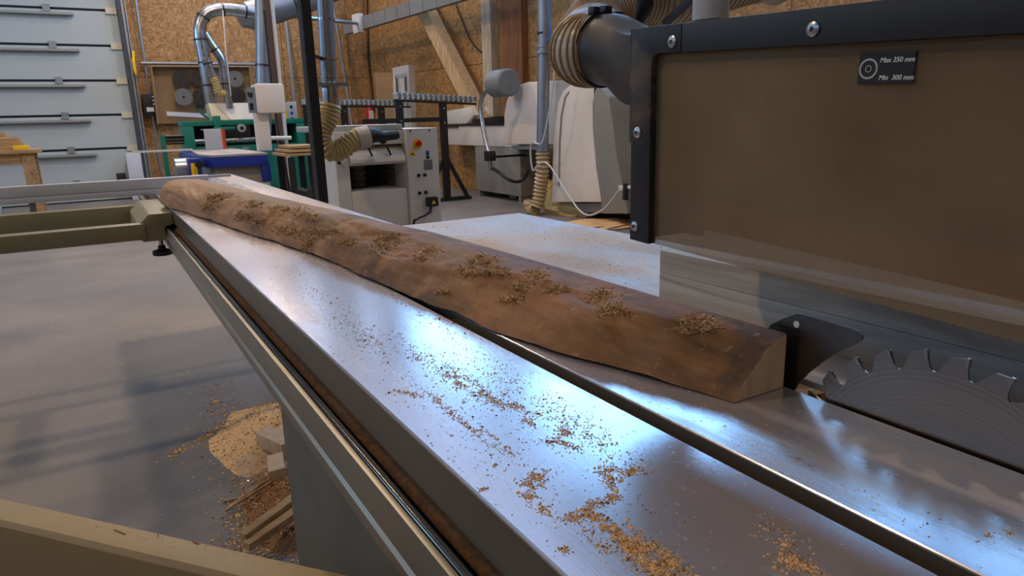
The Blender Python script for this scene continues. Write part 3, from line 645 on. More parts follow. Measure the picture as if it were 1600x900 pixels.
# curved chip cover above the opening
prof = []
zc0, zc1 = PY(590, 226, YT).z, zo1
for k in range(9): a = PI/2 * k/8; prof.append(Vector((0, YT + .2 - .22 * math.sin(a), zc1 + (zc0 - zc1) * (math.cos(a) * .9 + .1) )))
prof += [Vector((0, YT + .0, zc1 - .005)), Vector((0, YT + .2, zc1 - .005))]
MB().prism([p + Vector((xo0 + .005, 0, 0)) for p in prof], (xo1 - xo0 - .01, 0, 0)).build('chip_cover', 'white_paint', th, 30)
for u in (.33, .66):
    c = Vector((xo0 + (xo1 - xo0) * u, YT - .02, (zc0 + zc1)/2 + .05)); MB().bar(c, c + Vector((.025, -.002, -.06)), .012).build('cover_catch', 'black_plastic', th)
MB().box((xo0, YT + .02, zc0 + .0), (xo1 + .02, YB - .04, ztop - .031)).build('upper_body', 'white_paint', th, 0)
for px in (561, 616):
    c = PY(px, 290, YT + .3); P_ = []; Rr = []
    for k in range(11): P_.append(Vector((c.x, YT + .3, zo0 + (zo1 + .05 - zo0) * k/10))); Rr.append(.066 if k % 2 else .046)
    MB().tube(P_, Rr, 16).build('bellows', 'bellows_grey', th, 20)
c = PY(588, 280, YT + .35); MB().box((c.x - .05, YT + .4, zo0), (c.x + .05, YT + .5, zo1 + .04)).build('inner_post', 'ink_black', th, 0)
yf = YT - .031
def front(px, py, dy=0): return PY(px, py, yf + dy)
disc(MB(), front(652, 224.5), (0, -1, 0), .036, .036, .006).build('stop_disc', 'yellow', th); disc(MB(), front(652.5, 224.5, -.006), (0, -1, 0), .02, .022, .03).build('stop_button', 'red', th)
a = front(644.5, 239.5); MB().prism([a + Vector((-.026, 0, -.02)), a + Vector((.026, 0, -.02)), a + Vector((0, 0, .028))], (0, -.003, 0)).build('warning_triangle', 'yellow', th, 0)
MB().prism([a + Vector((-.012, -.004, -.01)), a + Vector((.012, -.004, -.01)), a + Vector((.012, -.004, -.004)), a + Vector((-.012, -.004, .0))], (0, -.001, 0)).build('warning_mark', 'ink_black', th, 0)
for px, py in ((668, 239), (528.8, 247.5)):
    a = PY(px, py, yf if px > 600 else YT - .001); MB().box(a + Vector((-.012, -.003, -.016)), a + Vector((.012, 0, .016))).build('sticker', 'sticker_blue', th, 0); disc(MB(), a + Vector((0, 0, -.032)), (0, -1, 0), .012, .01, .014).build('button', 'black_plastic', th)
a = front(669, 257.5); MB().box(a + Vector((-.034, -.003, -.036)), a + Vector((.034, 0, .036))).build('type_plate', 'duct_grey', th, 0)
for px, py in ((654, 274), (663.5, 273.3), (655.5, 301.5), (665, 300.5)): disc(MB(), front(px, py), (0, -1, 0), .014, .011, .016).build('button', 'black_plastic', th)
for px, py in ((641, 204.5), (671, 203.5)): disc(MB(), front(px, py), (0, -1, 0), .007, .006, .006, 10).build('screw', 'black_plastic', th)
a = front(672.5, 314.5); sk = MB().box(a + Vector((-.042, -.06, -.035)), a + Vector((.042, 0, .035))).build('socket', 'black_plastic', th, 30, .006)
MB().prism([a + Vector((-.018, -.061, -.015)), a + Vector((.018, -.061, -.015)), a + Vector((0, -.061, .018))], (0, -.002, 0)).build('warning_mark', 'yellow', sk, 0)
MB().tube(catmull([front(673, 322, -.03), front(672, 331, -.06), front(663, 337, -.1), front(652, 342, -.12), front(646, 352, -.1), front(640, 420, -.05)], 6), .009, 8).build('power_cable', 'cable_black', th)
# pipe and hose
YH = 4.72
S = lambda x, y, d=0: PY(x, y, YH + d)
vp = thing('extraction_pipe', 'blue grey vertical extraction pipe above the thicknesser hose', 'duct', S(517, 165))
MB().tube([S(506, -80), S(508, 0), S(512.5, 95), S(514.5, 128)], .052, 20).build('pipe', 'duct_grey', vp, 60)
MB().tube([S(515, 128), S(516, 136), S(517, 150), S(517.5, 166)], [.054, .06, .06, .06], 20).build('reducer', 'galvanised', vp, 60)
MB().obox(S(517, 132.5), (.1, 0, 0), (0, .06, 0), (0, 0, .012)).build('gate_flange', 'mid_grey', vp, 0)
for y_ in (30, 92, 120): c = S(509 + y_ * .042, y_); MB().cyl(c - Vector((0,0,.008)), c + Vector((0,0,.008)), .056, None, 20).build('seam_band', 'steel', vp, 60)
c = S(490, 91); MB().bar(Vector((pl.x + .03, 4.56, c.z)), S(503, 92), .02).build('bracket', 'steel_dark', vp)
hz = thing('extraction_hose', 'tan ribbed hose curling from the vertical pipe to the thicknesser', 'hose', S(520, 235))
ribbed(catmull([S(517.5, 163), S(513, 183), S(503, 203), S(503, 222), S(516, 236), S(534, 233), S(549, 221), S(562, 215), S(576, 213)], 8), .068, .026, .006, 20).build('hose', 'hose_tan', hz, 60)
MB().tube([S(557, 217), S(575, 213)], .075, 20).build('cuff', 'hose_pale', hz, 60)
MB().tube([S(572, 213.5), S(586, 211), S(598, 213), S(618, 211), S(622, 210)], [.062, .05, .034, .032, .03], 16).build('nozzle', 'black_paint', hz, 60)
MB().tube([S(574, 208), S(598, 218), S(600, 224), ], [.02, .03, .02], 10).build('nozzle_rib', 'black_paint', hz, 60)

# --- black stands carrying energy chains
def chain_stand(px0, py0, px1, py1, Y, posts, label, foot=False):
    a, b = PY(px0, py0, Y), PY(px1, py1, Y); t_ = thing('chain_stand', label, 'stand', ((a.x+b.x)/2, Y, 0), 'energy chain stands')
    n = int((b - a).length / .038)
    for k in range(n):
        c = a.lerp(b, (k + .5)/n); MB().obox(c + Vector((0, 0, .01 * (k % 2))), (.021, 0, .006), (0, .05, 0), (-.005, 0, .032)).build('link', 'mid_grey' if k % 2 else 'light_grey', t_, 0)
    MB().bar(a - Vector((0, 0, .06)), b - Vector((0, 0, .06)), .09, .03).build('carrier', 'black_paint', t_, 0)
    for px in posts:
        u = (px - px0)/(px1 - px0); c = a.lerp(b, u); MB().box((c.x - .045, Y - .04, 0), (c.x + .045, Y + .04, c.z - .07)).build('post', 'black_paint', t_, 0)
        for q in (.14, .34): disc(MB(), (c.x, Y - .04, c.z - q), (0, -1, 0), .016, .012, .012, 10).build('bolt', 'steel', t_)
    if foot:
        c = a.lerp(b, (posts[-1] - px0)/(px1 - px0)); MB().box((c.x - .5, Y - .05, 0), (c.x + .38, Y + .05, .05)).build('foot', 'black_paint', t_, 0)
        MB().bar((c.x + .33, Y, .05), (c.x + .02, Y, .62), .05).build('foot_brace', 'black_paint', t_, 0); MB().bar((c.x - .33, Y, .05), (c.x - .02, Y, .62), .05).build('foot_brace', 'black_paint', t_, 0)
        MB().box((c.x - 1.2, Y - .03, 1.14), (c.x + .05, Y + .03, 1.2)).build('cross_rail', 'black_paint', t_, 0)
chain_stand(616, 149.5, 742, 156, 9.3, (622, 689), 'black steel stand with the higher energy chain in front of the long white machine', True)
chain_stand(472, 159, 640, 161, 10.9, (477, 533, 592), 'black steel stand with the lower energy chain behind the thicknesser')

# --- white machining centre along the side wall
XC = 5.05
zt, zb = PX(830, 194, XC).z, PX(787, 229.5, XC).z
y0, y1 = PX(1010, 210, XC).y, 10.7
cn = thing('machining_centre', 'long white machining centre with rounded covers along the side wall', 'machine', (XC + .3, 8, 0))
MB().box((XC, y0 - .6, zb), (XC + .26, y1, zt)).build('beam', 'white_paint', cn, 30, .01)
MB().box((XC - .02, y0 - .6, zt - .012), (XC + .02, y1, zt + .02)).build('rail', 'steel_dark', cn, 0)
ya, yb2 = PX(813, 300, XC).y, PX(744, 300, XC).y
MB().box((XC + .01, ya, .09), (XC + .4, yb2, zb - .002)).build('base_cabinet', 'cabinet_grey', cn, 30, .01)
for yy in (ya + .02, yb2 - .08): MB().box((XC + .02, yy, 0), (XC + .3, yy + .06, .09)).build('foot', 'cabinet_grey', cn, 0)
MB().box((XC + .01, y0 - .5, .1), (XC + .4, PX(885, 300, XC).y, zb - .002)).build('base_cabinet', 'cabinet_grey', cn, 30, .01)
MB().box((XC + .30, ya, .1), (XC + .36, y1 - .6, zb - .004)).build('rear_panel', 'stand_grey', cn, 0)
# first rounded cover (profile in y-z, swept in x)
def cover(pts, X, depth, name, mat, bevel=.03): return MB().prism([PX(px, py, X) for px, py in pts], (depth, 0, 0)).build(name, mat, cn, 40, bevel)
X1 = XC - .22
cover([(787, 226), (787, 180), (790, 160), (797, 143), (808, 133), (822, 128), (868, 126), (868, 226)], X1, .62, 'spindle_cover', 'white_paint')
cover([(796, 228), (796, 233), (845, 234), (845, 226)], X1 + .1, .3, 'cover_skirt', 'light_grey', .006)
X2 = XC - .34
cover([(862, 316), (863, 250), (866, 196), (871, 162), (879, 142), (890, 133), (936, 131), (926, 160), (926, 200), (931, 260), (940, 316)], X2, .8, 'gantry_cover', 'white_paint', .02)
MB().prism([PX(px, py, X2 - .004) for px, py in ((872, 290), (873, 225), (876, 180), (882, 152), (888, 143), (890, 143), (884, 153), (878.5, 180), (875.5, 225), (874.5, 290))], (.006, 0, 0)).build('cover_joint', 'mid_grey', cn, 0)
cover([(927, 133), (940, 138), (951, 152), (957, 190), (963, 240), (981, 334), (941, 334), (932, 260), (927, 200), (926.5, 160)], X2 - .0, .75, 'side_cover', 'cabinet_grey', .015)
cover([(862, 318), (941, 317), (941, 334), (870, 328)], X2 + .12, .5, 'base_plinth', 'cabinet_grey', .01)
cover([(963, 206), (990, 209), (990, 235), (964, 231)], XC - .06, .06, 'beam_box', 'leaf_white', .006)
MB().cyl(PX(978, 287, X2 - .05), PX(977, 312, X2 - .05), .03).build('valve', 'black_plastic', cn); MB().bar(PX(968, 292, X2 - .04), PX(990, 292, X2 - .04), .03).build('valve_bracket', 'leaf_white', cn)
cover([(955, 150), (1000, 152), (1000, 190), (958, 190)], XC + .5, .05, 'screen_housing', 'navy', .01)
# white clamp carriage on the beam
MB().prism([PX(px, py, XC + .05) for px, py in ((695, 174), (735, 167), (740, 180), (728, 193), (697, 194))], (.3, 0, 0)).build('clamp_carriage', 'leaf_white', cn, 30, .01)
MB().box(PX(697, 199, XC - .03), PX(718, 194, XC + .02)).build('clamp_jaw', 'steel_dark', cn, 0)
cover([(738, 187), (770, 182), (772, 193), (738, 193)], XC + .1, .2, 'dark_tray', 'black_plastic', .004)
# grey pendant box on bent tube
XP = XC - .45
pd = thing('control_pendant', 'grey junction box on a bent steel tube in front of the white machine', 'junction box', PZ(766, 330, 0))
c = PX(785, 130, XP); MB().tube([c + Vector((0, .18, 0)), c + Vector((0, .17, 0)), c + Vector((0, -.15, 0)), c + Vector((0, -.17, 0))], [.14, .17, .17, .15], 24).build('housing', 'mid_grey', pd, 40)
MB().tube(catmull([PX(781, 135, XP - .1), PX(768, 137, XP - .1), PX(756, 147, XP - .1), PX(751, 165, XP - .1), PX(755, 200, XP - .1), PX(762, 232, XP - .1), PX(765, 240, XP - .1)], 6), .03, 12).build('tube', 'steel', pd, 60)
c = PX(765.5, 243, XP - .1); MB().box(c + Vector((-.06, -.055, -.07)), c + Vector((.06, .055, .06))).build('joint', 'steel_dark', pd, 30, .01)
MB().cyl(c + Vector((0, 0, -.07)), c + Vector((0, 0, -.17)), .025).build('gland', 'steel', pd)
MB().tube(catmull([c + Vector((0, 0, -.16)), PX(775, 266, XP - .05), PX(792, 279, XP), PX(806, 284, XP + .1), PX(818, 280, XP + .2), PX(826, 266, XP + .2)], 6), .022, 8).build('cable', 'cable_black', pd, 60)
MB().bar(c + Vector((.04, 0, -.02)), Vector((XC + .02, c.y, c.z - .02)), .03).build('mount_arm', 'steel_dark', pd)
# pale pipe with clear hose
XQ = XC - .42
pp = thing('dust_pipe', 'pale blue dust pipe dropping in front of the white rounded covers', 'duct', PZ(845, 333, 0))
MB().tube([PX(850, -60, XQ), PX(850.5, 60, XQ), PX(849, 150, XQ), PX(847.5, 236, XQ)], .072, 18).build('pipe', 'duct_grey', pp, 60)
for yy, rr_ in ((52, .078), (72, .085), (82, .1), (235, .08)): c = PX(850.5 - yy * .012, yy, XQ); MB().cyl(c - Vector((0,0,.012)), c + Vector((0,0,.012)), rr_, None, 18).build('collar', 'duct_grey' if yy > 60 else 'black_plastic', pp, 60)
pq = thing('clear_hose', 'translucent tan ribbed hose coiling onto the floor below the pale pipe', 'hose', PZ(842, 333, 0))
ribbed(catmull([PX(847.5, 237, XQ), PX(848, 262, XQ), PX(845, 290, XQ), PX(842, 312, XQ - .02), PX(838, 325, XQ - .05)], 8), .078, .05, .012, 16).build('hose', 'hose_clear', pq, 60)
c = PX(835, 318, XQ - .06); ribbed(catmull([c + Vector((0, -.02, -.07)), c + Vector((0, .05, -.08)), c + Vector((0, .11, -.03)), c + Vector((0, .1, .04))], 6), .08, .05, .006, 16).build('hose_end', 'hose_clear', pq, 60)
# air hoses
MB().tube(catmull([PX(856, -20, XQ - .05), PX(859, 30, XQ - .06), PX(861, 56, XQ - .06), PX(853, 66, XQ - .07)], 6), .012, 6).build('blue_air_hose', 'air_hose_blue', label='thin blue air hose hanging beside the pale dust pipe', cat='hose')
MB().tube(catmull([PX(868, 95, XQ - .1), PX(862, 150, XQ - .1), PX(852, 205, XQ - .1), PX(845, 225, XQ - .1), PX(832, 222, XQ - .1), PX(829, 240, XQ - .1), PX(833, 266, XQ - .1), PX(843, 255, XQ - .1), PX(858, 258, XQ - .1), PX(885, 300, XQ - .12), PX(905, 328, XQ - .12), PX(922, 336, XQ - .12), PX(945, 325, XQ - .12), PX(965, 300, XQ - .12), PX(972, 296, XQ - .12)], 8), .010, 6).build('pale_air_hose', 'air_hose', label='long pale air hose looping in front of the white covers to the floor', cat='hose')
MB().tube(catmull([PX(842, 200, XQ + .12), PX(841, 232, XQ + .12), PX(846, 262, XQ + .14), PX(836, 285, XQ + .14)], 6), .016, 6).build('black_hose', 'cable_black', label='short black cable behind the pale dust pipe', cat='cable')
# tan waste sack crumpled beneath the machine
def crumple(name, c, rx, ry, rz, mat, seed, **kw):
    rows = []
    for i in range(9):
        th_ = PI * i / 8 * .5; row = []
        for k in range(20):
            a = 2*PI*k/20; p = Vector((math.cos(a)*math.sin(th_ + .001), math.sin(a)*math.sin(th_ + .001), math.cos(th_)))
            q = 1 + .45 * noise.noise(p * 2.3 + Vector((seed, 0, 0))) + .2 * noise.noise(p * 6 + Vector((seed, 3, 0)))
            row.append(c + Vector((p.x*rx*q, p.y*ry*q, max(0, p.z*rz*q))))
        rows.append(row)
    return MB().grid(rows, True).build(name, mat, **kw)
crumple('dust_sack', PZ(888, 334, 0), .16, .42, .22, 'hose_tan', 2, label='crumpled yellowish sack under the tall white cover', cat='sack')
crumple('dust_sack', PZ(866, 322, 0), .12, .2, .3, 'hose_tan', 5, label='small upright yellowish sack behind the clear hose', cat='sack')
crumple('sawdust_heap', PZ(935, 352, 0), .5, .35, .04, 'chip', 9, label='flat sawdust heap on the floor in front of the tall white cover', cat='sawdust heap', kind='stuff')

# ================================================================== the sliding table saw
saw = thing('table_saw', 'grey sliding table saw base with fixed table and guide beam', 'table saw', (.7, .3, 0))
XB = .205
def rbox(x0, y0, x1, y1, z0, z1, r, n=5):
    pts = [Vector(((x0+x1)/2 + a, (y0+y1)/2 + b, z0)) for a, b in rrect(0, 0, x1-x0, y1-y0, r, n)]; return MB().prism(pts, (0, 0, z1-z0))
rbox(XB, -.9, 1.06, 1.115, .05, .736, .018).build('base_housing', 'stand_grey', saw, 40)
rbox(XB + .04, -.85, 1.0, 1.06, 0, .05, .018).build('plinth', 'black_paint', saw, 40)
def extr(prof, y0, y1): return MB().prism([Vector((x, y0, z)) for x, z in prof], (0, y1 - y0, 0))
extr([(.199, .812), (.199, .766), (.204, .762), (.204, .758), (.199, .754), (.199, .737), (.58, .737), (.58, .80), (.2225, .80), (.2225, .802), (.2215, .802), (.2215, .788), (.206, .788), (.206, .812)], -.85, 4.5).build('guide_beam', 'rail_alu', saw, 20, .0012)
MB().tube([Vector((.2140, y, .8065)) for y in (-.85, 1, 2.5, 4.48)], .0080, 20).build('guide_rod', 'rod_steel', saw, 60)
# packed dust along the guide channel
rows = []
for i in range(420):
    y = -.4 + i * .0115; hgt = .003 + .006 * max(0, noise.noise(Vector((1, y * 9, 0))) + .4) + .002 * random.random()
    rows.append([Vector((.2225, y, .8022)), Vector((.2245 + .0015 * random.random(), y, .803 + hgt * .7)), Vector((.230, y, .804 + hgt)), Vector((.25, y, .806 + hgt))])
MB().grid(rows).build('channel_dust', 'slot_dust', saw, 0, kind='stuff')
# fixed table
XF0, XF1, YF1 = .642, 1.122, 1.845
MB().box((XF0, -.8, .838), (XF1, YF1, TZ)).build('fixed_table', 'table_iron', saw, 30, .003)
MB().box((XF0 + .01, -.78, .737), (XF1 - .01, YF1 - .02, .837)).build('table_skirt', 'light_grey', saw, 30, .004)
MB().box((.609, YF1 + .02, .84), (.727, 4.56, TZ)).build('outfeed_strip', 'ledge_alu', saw, 30, .003)
MB().box((.6, YF1, .737), (.70, 4.5, .839)).build('outfeed_support', 'rail_alu', saw, 0)
MB().box((1.03, 1.72, 0), (1.09, 1.78, .737)).build('support_leg', 'stand_grey', saw, 0)
MB().box((.6, 3.0, 0), (.7, 3.12, .737)).build('support_leg', 'stand_grey', saw, 30, .01)
MB().box((.6165, .43, .85), (.6405, .80, .874)).build('table_insert', 'plank_y', saw, 0)
# riving knife
kn = [(1176, 620), (1180, 540), (1204, 507), (1222, 498), (1245, 489.5), (1254, 491), (1333, 514), (1342, 518), (1348, 525), (1346, 532), (1332, 540), (1310, 550), (1285, 566), (1262, 584), (1247, 600), (1236, 618), (1225, 640), (1190, 640)]
rk_ = MB().prism([PX(px, py, .6135) for px, py in kn], (.0025, 0, 0)).build('riving_knife', 'steel_dark', saw, 0, .0006)
a = PX(1244.5, 507, .613); MB().cyl(a, a + Vector((-.0004, 0, 0)), .0038, .0034, 14).build('knife_hole', 'leaf_white', rk_)

# sliding table with its T-slot
sl = thing('sliding_table', 'long brushed aluminium sliding table with sawdust and a slot', 'sliding table', (.415, 2, .83))
X0, XS0, XS1, X1_ = .2248, .4234, .4463, .606
extr([(X0, .8285), (X0, .8785), (X0 + .0015, TZ), (XS0 - .001, TZ), (XS0, TZ - .001), (XS0, .858), (XS1, .858), (XS1, TZ - .001), (XS1 + .001, TZ), (X1_ - .001, TZ), (X1_, TZ - .001), (X1_, .8285)], -.8, 4.55).build('table_plate', ['table_alu'], sl, 20)
extr([(X0 - .0006, .8295), (X0 - .0006, .877), (X0 + .0004, .877), (X0 + .0004, .8295)], -.8, 4.549).build('side_face', 'table_side', sl, 0)
extr([(XS1 - .0008, .8585), (XS1 - .0008, .878), (XS1 + .0002, .878), (XS1 + .0002, .8585)], -.8, 4.549).build('slot_wall', 'table_side', sl, 0)
rows = []
for i in range(560):
    y = -.3 + i * .0085; n0 = noise.noise(Vector((4, y * 14, 0))); rows.append([Vector((XS0 + (XS1 - XS0) * k/5, y, .8585 + (.010 + .006 * n0 + .004 * noise.noise(Vector((k * .7, y * 60, 2)))) * (1.25 - .16 * k))) for k in range(6)])
MB().grid(rows).build('slot_dust', 'slot_dust', sl, 0, kind='stuff')

# saw blade
by, bz, br = 1.01 * .29, CAMZ - 1.263 * .29, .5441 * .29
sb_ = thing('saw_blade', 'large steel circular saw blade with hooked teeth beside the sliding table', 'saw blade', (.6115, by, bz - br))
NTH = 28; tipang = math.radians(8.2)
prof = [(0, .935), (.07, .955), (.14, .978), (.2, .984), (.56, .997), (.585, .99), (.575, .94), (.6, .905), (.66, .883), (.74, .876), (.82, .884), (.9, .9), (.96, .92)]
ring = []
for k in range(NTH):
    for a, q in prof:
        an = tipang + (.56 - a - k) * 2 * PI / NTH; ring.append((q * br * math.sin(an), q * br * math.cos(an)))
bm0 = MB().prism([Vector((.6108, by + y, bz + z)) for y, z in ring], (.0022, 0, 0)).build('blade_disc', 'blade_steel', sb_, 0)
# keep the spin axis at the object origin so the turned rings stay concentric
for v in bm0.data.vertices: v.co.z -= br
bm0.location.z += br
for k in range(NTH):
    an = tipang - k * 2 * PI / NTH; up = Vector((0, math.sin(an), math.cos(an))); tg = Vector((0, math.cos(an), -math.sin(an)))
    if (up * br).z + bz < .85: continue
    c = Vector((.6119, by, bz)) + up * (br * .975) + tg * .0012
    MB().obox(c, (.0017, 0, 0), tg * .0014, up * br * .026).build('tooth_tip', 'carbide', sb_, 0)
MB().cyl(Vector((.598, by, bz)), Vector((.6105, by, bz)), .05, .05, 28).build('flange', 'steel_dark', sb_)

# board clamped as rip guide, two glued lamellas
rb = thing('guide_board', 'greyish laminated timber board standing on edge under the saw hood', 'board', (.757, .1, TZ))
zt_ = TZ + .0824
for z0, z1 in ((TZ, TZ + .047), (TZ + .0475, zt_)): MB().box((.7415, -.6, z0), (.772, .80, z1)).build('lamella', 'guide_board', rb, 0, .0008)

# hood over the blade
HX0, HX1 = .566, .662
def H(px, py): return PX(px, py, HX0)
tl, bl, br2, tr2 = H(988, 45), H(985, 374), H(1600, 543), H(1600, -26)
def edge(a, b, y): t = (y - a.y)/(b.y - a.y); return a.z + (b.z - a.z) * t
yE, yN = tl.y, -.22
ztop_ = lambda y: edge(tl, tr2, y); zbot_ = lambda y: edge(bl, br2, y)
hd = thing('blade_hood', 'black framed clear saw hood hanging over the blade', 'saw hood', (.633, .22, zbot_(yN)))
tbar0 = H(1030, 84); tbar1 = H(1600, 52); zi = lambda y: edge(tbar0, tbar1, y)
for X in (HX0, HX1 - .012):
    yv = H(1015, 250).y
    # end post with a rounded inner corner
    pts = [(yE, zbot_(yE)), (yE, ztop_(yE))]
    yk = H(1064, 60).y
    pts += [(yk, ztop_(yk)), (yk, zi(yk))]
    cy, cz, rr_ = yv - .011, zi(yv) - .011, .011
    for k in range(6): a = PI/2 + PI/2 * k/5; pts.append((cy - rr_ * math.cos(a) , cz + rr_ * math.sin(a)))
    pts += [(yv, zbot_(yv))]
    MB().prism([Vector((X, y, z)) for y, z in pts], (.012, 0, 0)).build('end_post', 'black_paint', hd, 30, .001)
    MB().prism([Vector((X, y, z)) for y, z in ((yk - .001, ztop_(yk)), (yN, ztop_(yN)), (yN, zi(yN)), (yk - .001, zi(yk)))], (.012, 0, 0)).build('top_rail', 'black_paint', hd, 30, .001)
MB().prism([Vector((HX0 + .012, y, z)) for y, z in ((yE, ztop_(yE)), (yN, ztop_(yN)), (yN, ztop_(yN) - .012), (yE, ztop_(yE) - .012))], (HX1 - HX0 - .024, 0, 0)).build('roof_plate', 'black_paint', hd, 0)
ya_ = H(985, 222).y; zm = H(986, 222).z
MB().prism([Vector((HX0 + .001, yE + .004, z)) for z in (zm, ztop_(yE))] + [Vector((HX0 + .001, yE, z)) for z in (ztop_(yE), zm)], (HX1 - HX0 - .002, 0, 0)).build('end_plate', 'black_paint', hd, 0)
MB().box((HX0 + .012, yE - .008, zbot_(yE)), (HX1 - .012, yE - .001, zm)).build('end_closure', 'black_paint', hd, 0)
def sheet(X, tname, mt, dz, y_far):
    pts = [(y_far, zbot_(y_far) + dz), (yN, zbot_(yN) + dz), (yN, zi(yN)), (y_far, zi(y_far))]
    return MB().prism([Vector((X, y, z)) for y, z in pts], (.004, 0, 0)).build(tname, mt, hd, 0)
sheet(HX0 + .009, 'clear_pane', 'hood_clear', .0, yE - .003)
fp = sheet(HX1 - .016, 'far_pane', 'hood_far', .012, yE - .003)
for px, py in ((1051, 65), (1271, 45.5), (996.5, 207), (992, 353.5)):
    c = H(px, py); b_ = MB().tube([c, c + Vector((-.0015, 0, 0)), c + Vector((-.003, 0, 0))], [.0066, .0064, .0038], 20).build('bolt', 'steel', hd, 40)
    MB().cyl(c + Vector((-.0031, 0, 0)), c + Vector((-.0026, 0, 0)), .0024, .0024, 6).build('socket', 'ink_black', b_, 0)
# size plate: Max 350 mm / Min 300 mm
q00, q10, q11, q01 = H(1331, 131), H(1418, 130), H(1424, 79), H(1336, 82)
XPL = HX0 + .0082
plq = MB().prism([Vector((XPL, p.y, p.z)) for p in (q00, q10, q11, q01)], (-.0012, 0, 0)).build('size_plate', 'plaque', hd, 0, .0003)
def text(s, px, py, size, parent, shear=.18):
    cu = bpy.data.curves.new('lettering', 'FONT'); cu.body = s; cu.size = size; cu.shear = shear; cu.extrude = .00012; cu.offset = .0001; cu.resolution_u = 3
    to = bpy.data.objects.new('tmp', cu); COL.objects.link(to); bpy.context.view_layer.update()
    me = bpy.data.meshes.new_from_object(to.evaluated_get(bpy.context.evaluated_depsgraph_get())); bpy.data.objects.remove(to)
    me.materials.clear(); me.materials.append(M['ink_white'])
    p = H(px, py); o0 = wloc(parent); tilt = (q10 - q00).normalized()
    ex, ey, ez = Vector((0, tilt.y, tilt.z)), Vector((0, -tilt.z, tilt.y)) * (-1 if tilt.y < 0 else 1), Vector((-1, 0, 0))
    if ey.z < 0: ey = -ey
    for v in me.vertices: v.co = Vector((XPL - .0014, p.y, p.z)) + ex * v.co.x + ey * v.co.y + ez * v.co.z - o0
    me.name = 'lettering'; o = bpy.data.objects.new('lettering', me); COL.objects.link(o); o.parent = parent; return o
text('Max 350 mm', 1367, 97.5,  .0055, plq); text('Min  300 mm', 1364.5, 125, .0055, plq)
c = H(1349, 107.5); c.x = XPL - .0013
MB().tube([c + Vector((0, .0025*math.cos(2*PI*k/24), .0025*math.sin(2*PI*k/24))) for k in range(25)], .00028, 5).build('icon_bore', 'ink_white', plq, 0)
ic = MB()
for k in range(40): a = 2*PI*k/40; ic.obox(c + Vector((0, .0076*math.cos(a), .0076*math.sin(a))), (.0002, 0, 0), Vector((0, -math.sin(a), math.cos(a))) * .00036, Vector((0, math.cos(a), math.sin(a))) * .0008)
ic.build('icon_teeth', 'ink_white', plq, 0)
# dust port from the end of the hood to the hose
mc = PY(949, 79, .79); mn = Vector((-.06, 1, .10)).normalized(); mu = mn.orthogonal().normalized(); ux = Vector((1, 0, 0)); ux = (ux - ux.dot(mn) * mn).normalized(); uz = ux.cross(mn); uz = uz if uz.z > 0 else -uz
RP = .047; rows = []
z1_, z0_ = ztop_(yE) - .004, H(988, 168).z
rect = []
for k in range(32):
    a = 2*PI*k/32; cx_, sx_ = math.cos(a), math.sin(a); s_ = 1/max(abs(cx_), abs(sx_)); s_ = s_ ** .85
    rect.append(Vector(((HX0+HX1)/2 + cx_*s_*(HX1-HX0)/2*.97, yE - .001, (z0_+z1_)/2 + sx_*s_*(z1_-z0_)/2)))
circ = [mc + (ux * math.cos(2*PI*k/32) + uz * math.sin(2*PI*k/32)) * RP for k in range(32)]
for i in range(13):
    u = i/12; e = u*u*(3-2*u); rows.append([r.lerp(c_, e if True else u) for r, c_ in zip(rect, circ)])
    for k in range(32): p = rect[k].lerp(circ[k], u); rows[-1][k].y = p.y
rows.append([p + mn * .02 for p in circ])
MB().grid(rows, True).build('dust_port', 'rubber', hd, 60)
cl = MB().tube([mc + mn * .008, mc + mn * .02], RP + .003, 32).build('hose_clamp', 'black_paint', hd, 60)
for q in (-.3, .1, .5): c = mc + mn * .014 + (uz * math.cos(q) + ux * math.sin(q)) * (RP + .006); MB().obox(c, ux * .006, mn * .006, uz * .005).build('clamp_screw', 'black_plastic', cl, 30, .001)
MB().cyl(PX(1110, 32, .633) - Vector((0, 0, .0)), Vector((PX(1110, 32, .633).x, PX(1110, 32, .633).y, 6.19)), .0205, None, 24).build('support_tube', 'light_grey', hd, 60)
MB().bar(PX(1040, 36, .69), PX(1090, -10, .69), .012, .006).build('stay', 'black_paint', hd, 0)
MB().tube([PX(996, 40, .70), PX(1003, 22, .70), PX(1008, 8, .70), PX(1006, -30, .70)], [.006, .010, .013, .012], 12).build('handle', 'black_plastic', hd, 60)
hh = thing('hood_hose', 'pale spiral hose with tan wire curving up behind the saw hood', 'hose', mc)
hp = catmull([mc + mn * .012, mc + mn * .05, PY(926, 62, .90), PY(930, 38, .97), PY(955, 14, 1.02), PY(1000, 2, 1.05), PY(1070, -8, 1.05), PY(1180, -36, 1.05)], 10)
P_ = resample(hp, .005)
MB().tube(P_, RP + .001, 28).build('hose_skin', 'hose_pale', hh, 60)
for k in [q for q in range(2, len(P_) - 1) if (q < 30 or q % 3 == 0)]:
    d = (P_[k+1] - P_[k-1]).normalized(); u = d.orthogonal().normalized(); v = d.cross(u)
    MB().tube([P_[k] + (u*math.cos(2*PI*j/24) + v*math.sin(2*PI*j/24)) * (RP + .0018) for j in range(25)], .0017, 6).build('wire_ring', 'hose_rib', hh, 60)

e_ = P_[-1]; ed_ = (P_[-1] - P_[-4]).normalized(); ribbed(catmull([e_ - ed_ * .01, e_ + ed_ * .15, e_ + Vector((.5, 0, .35)), e_ + Vector((.62, 0, 1.2)), e_ + Vector((.62, 0, 6.18 - e_.z))], 10), RP, .05, .004, 16).build('hose_riser', 'hose_pale', hh, 60)
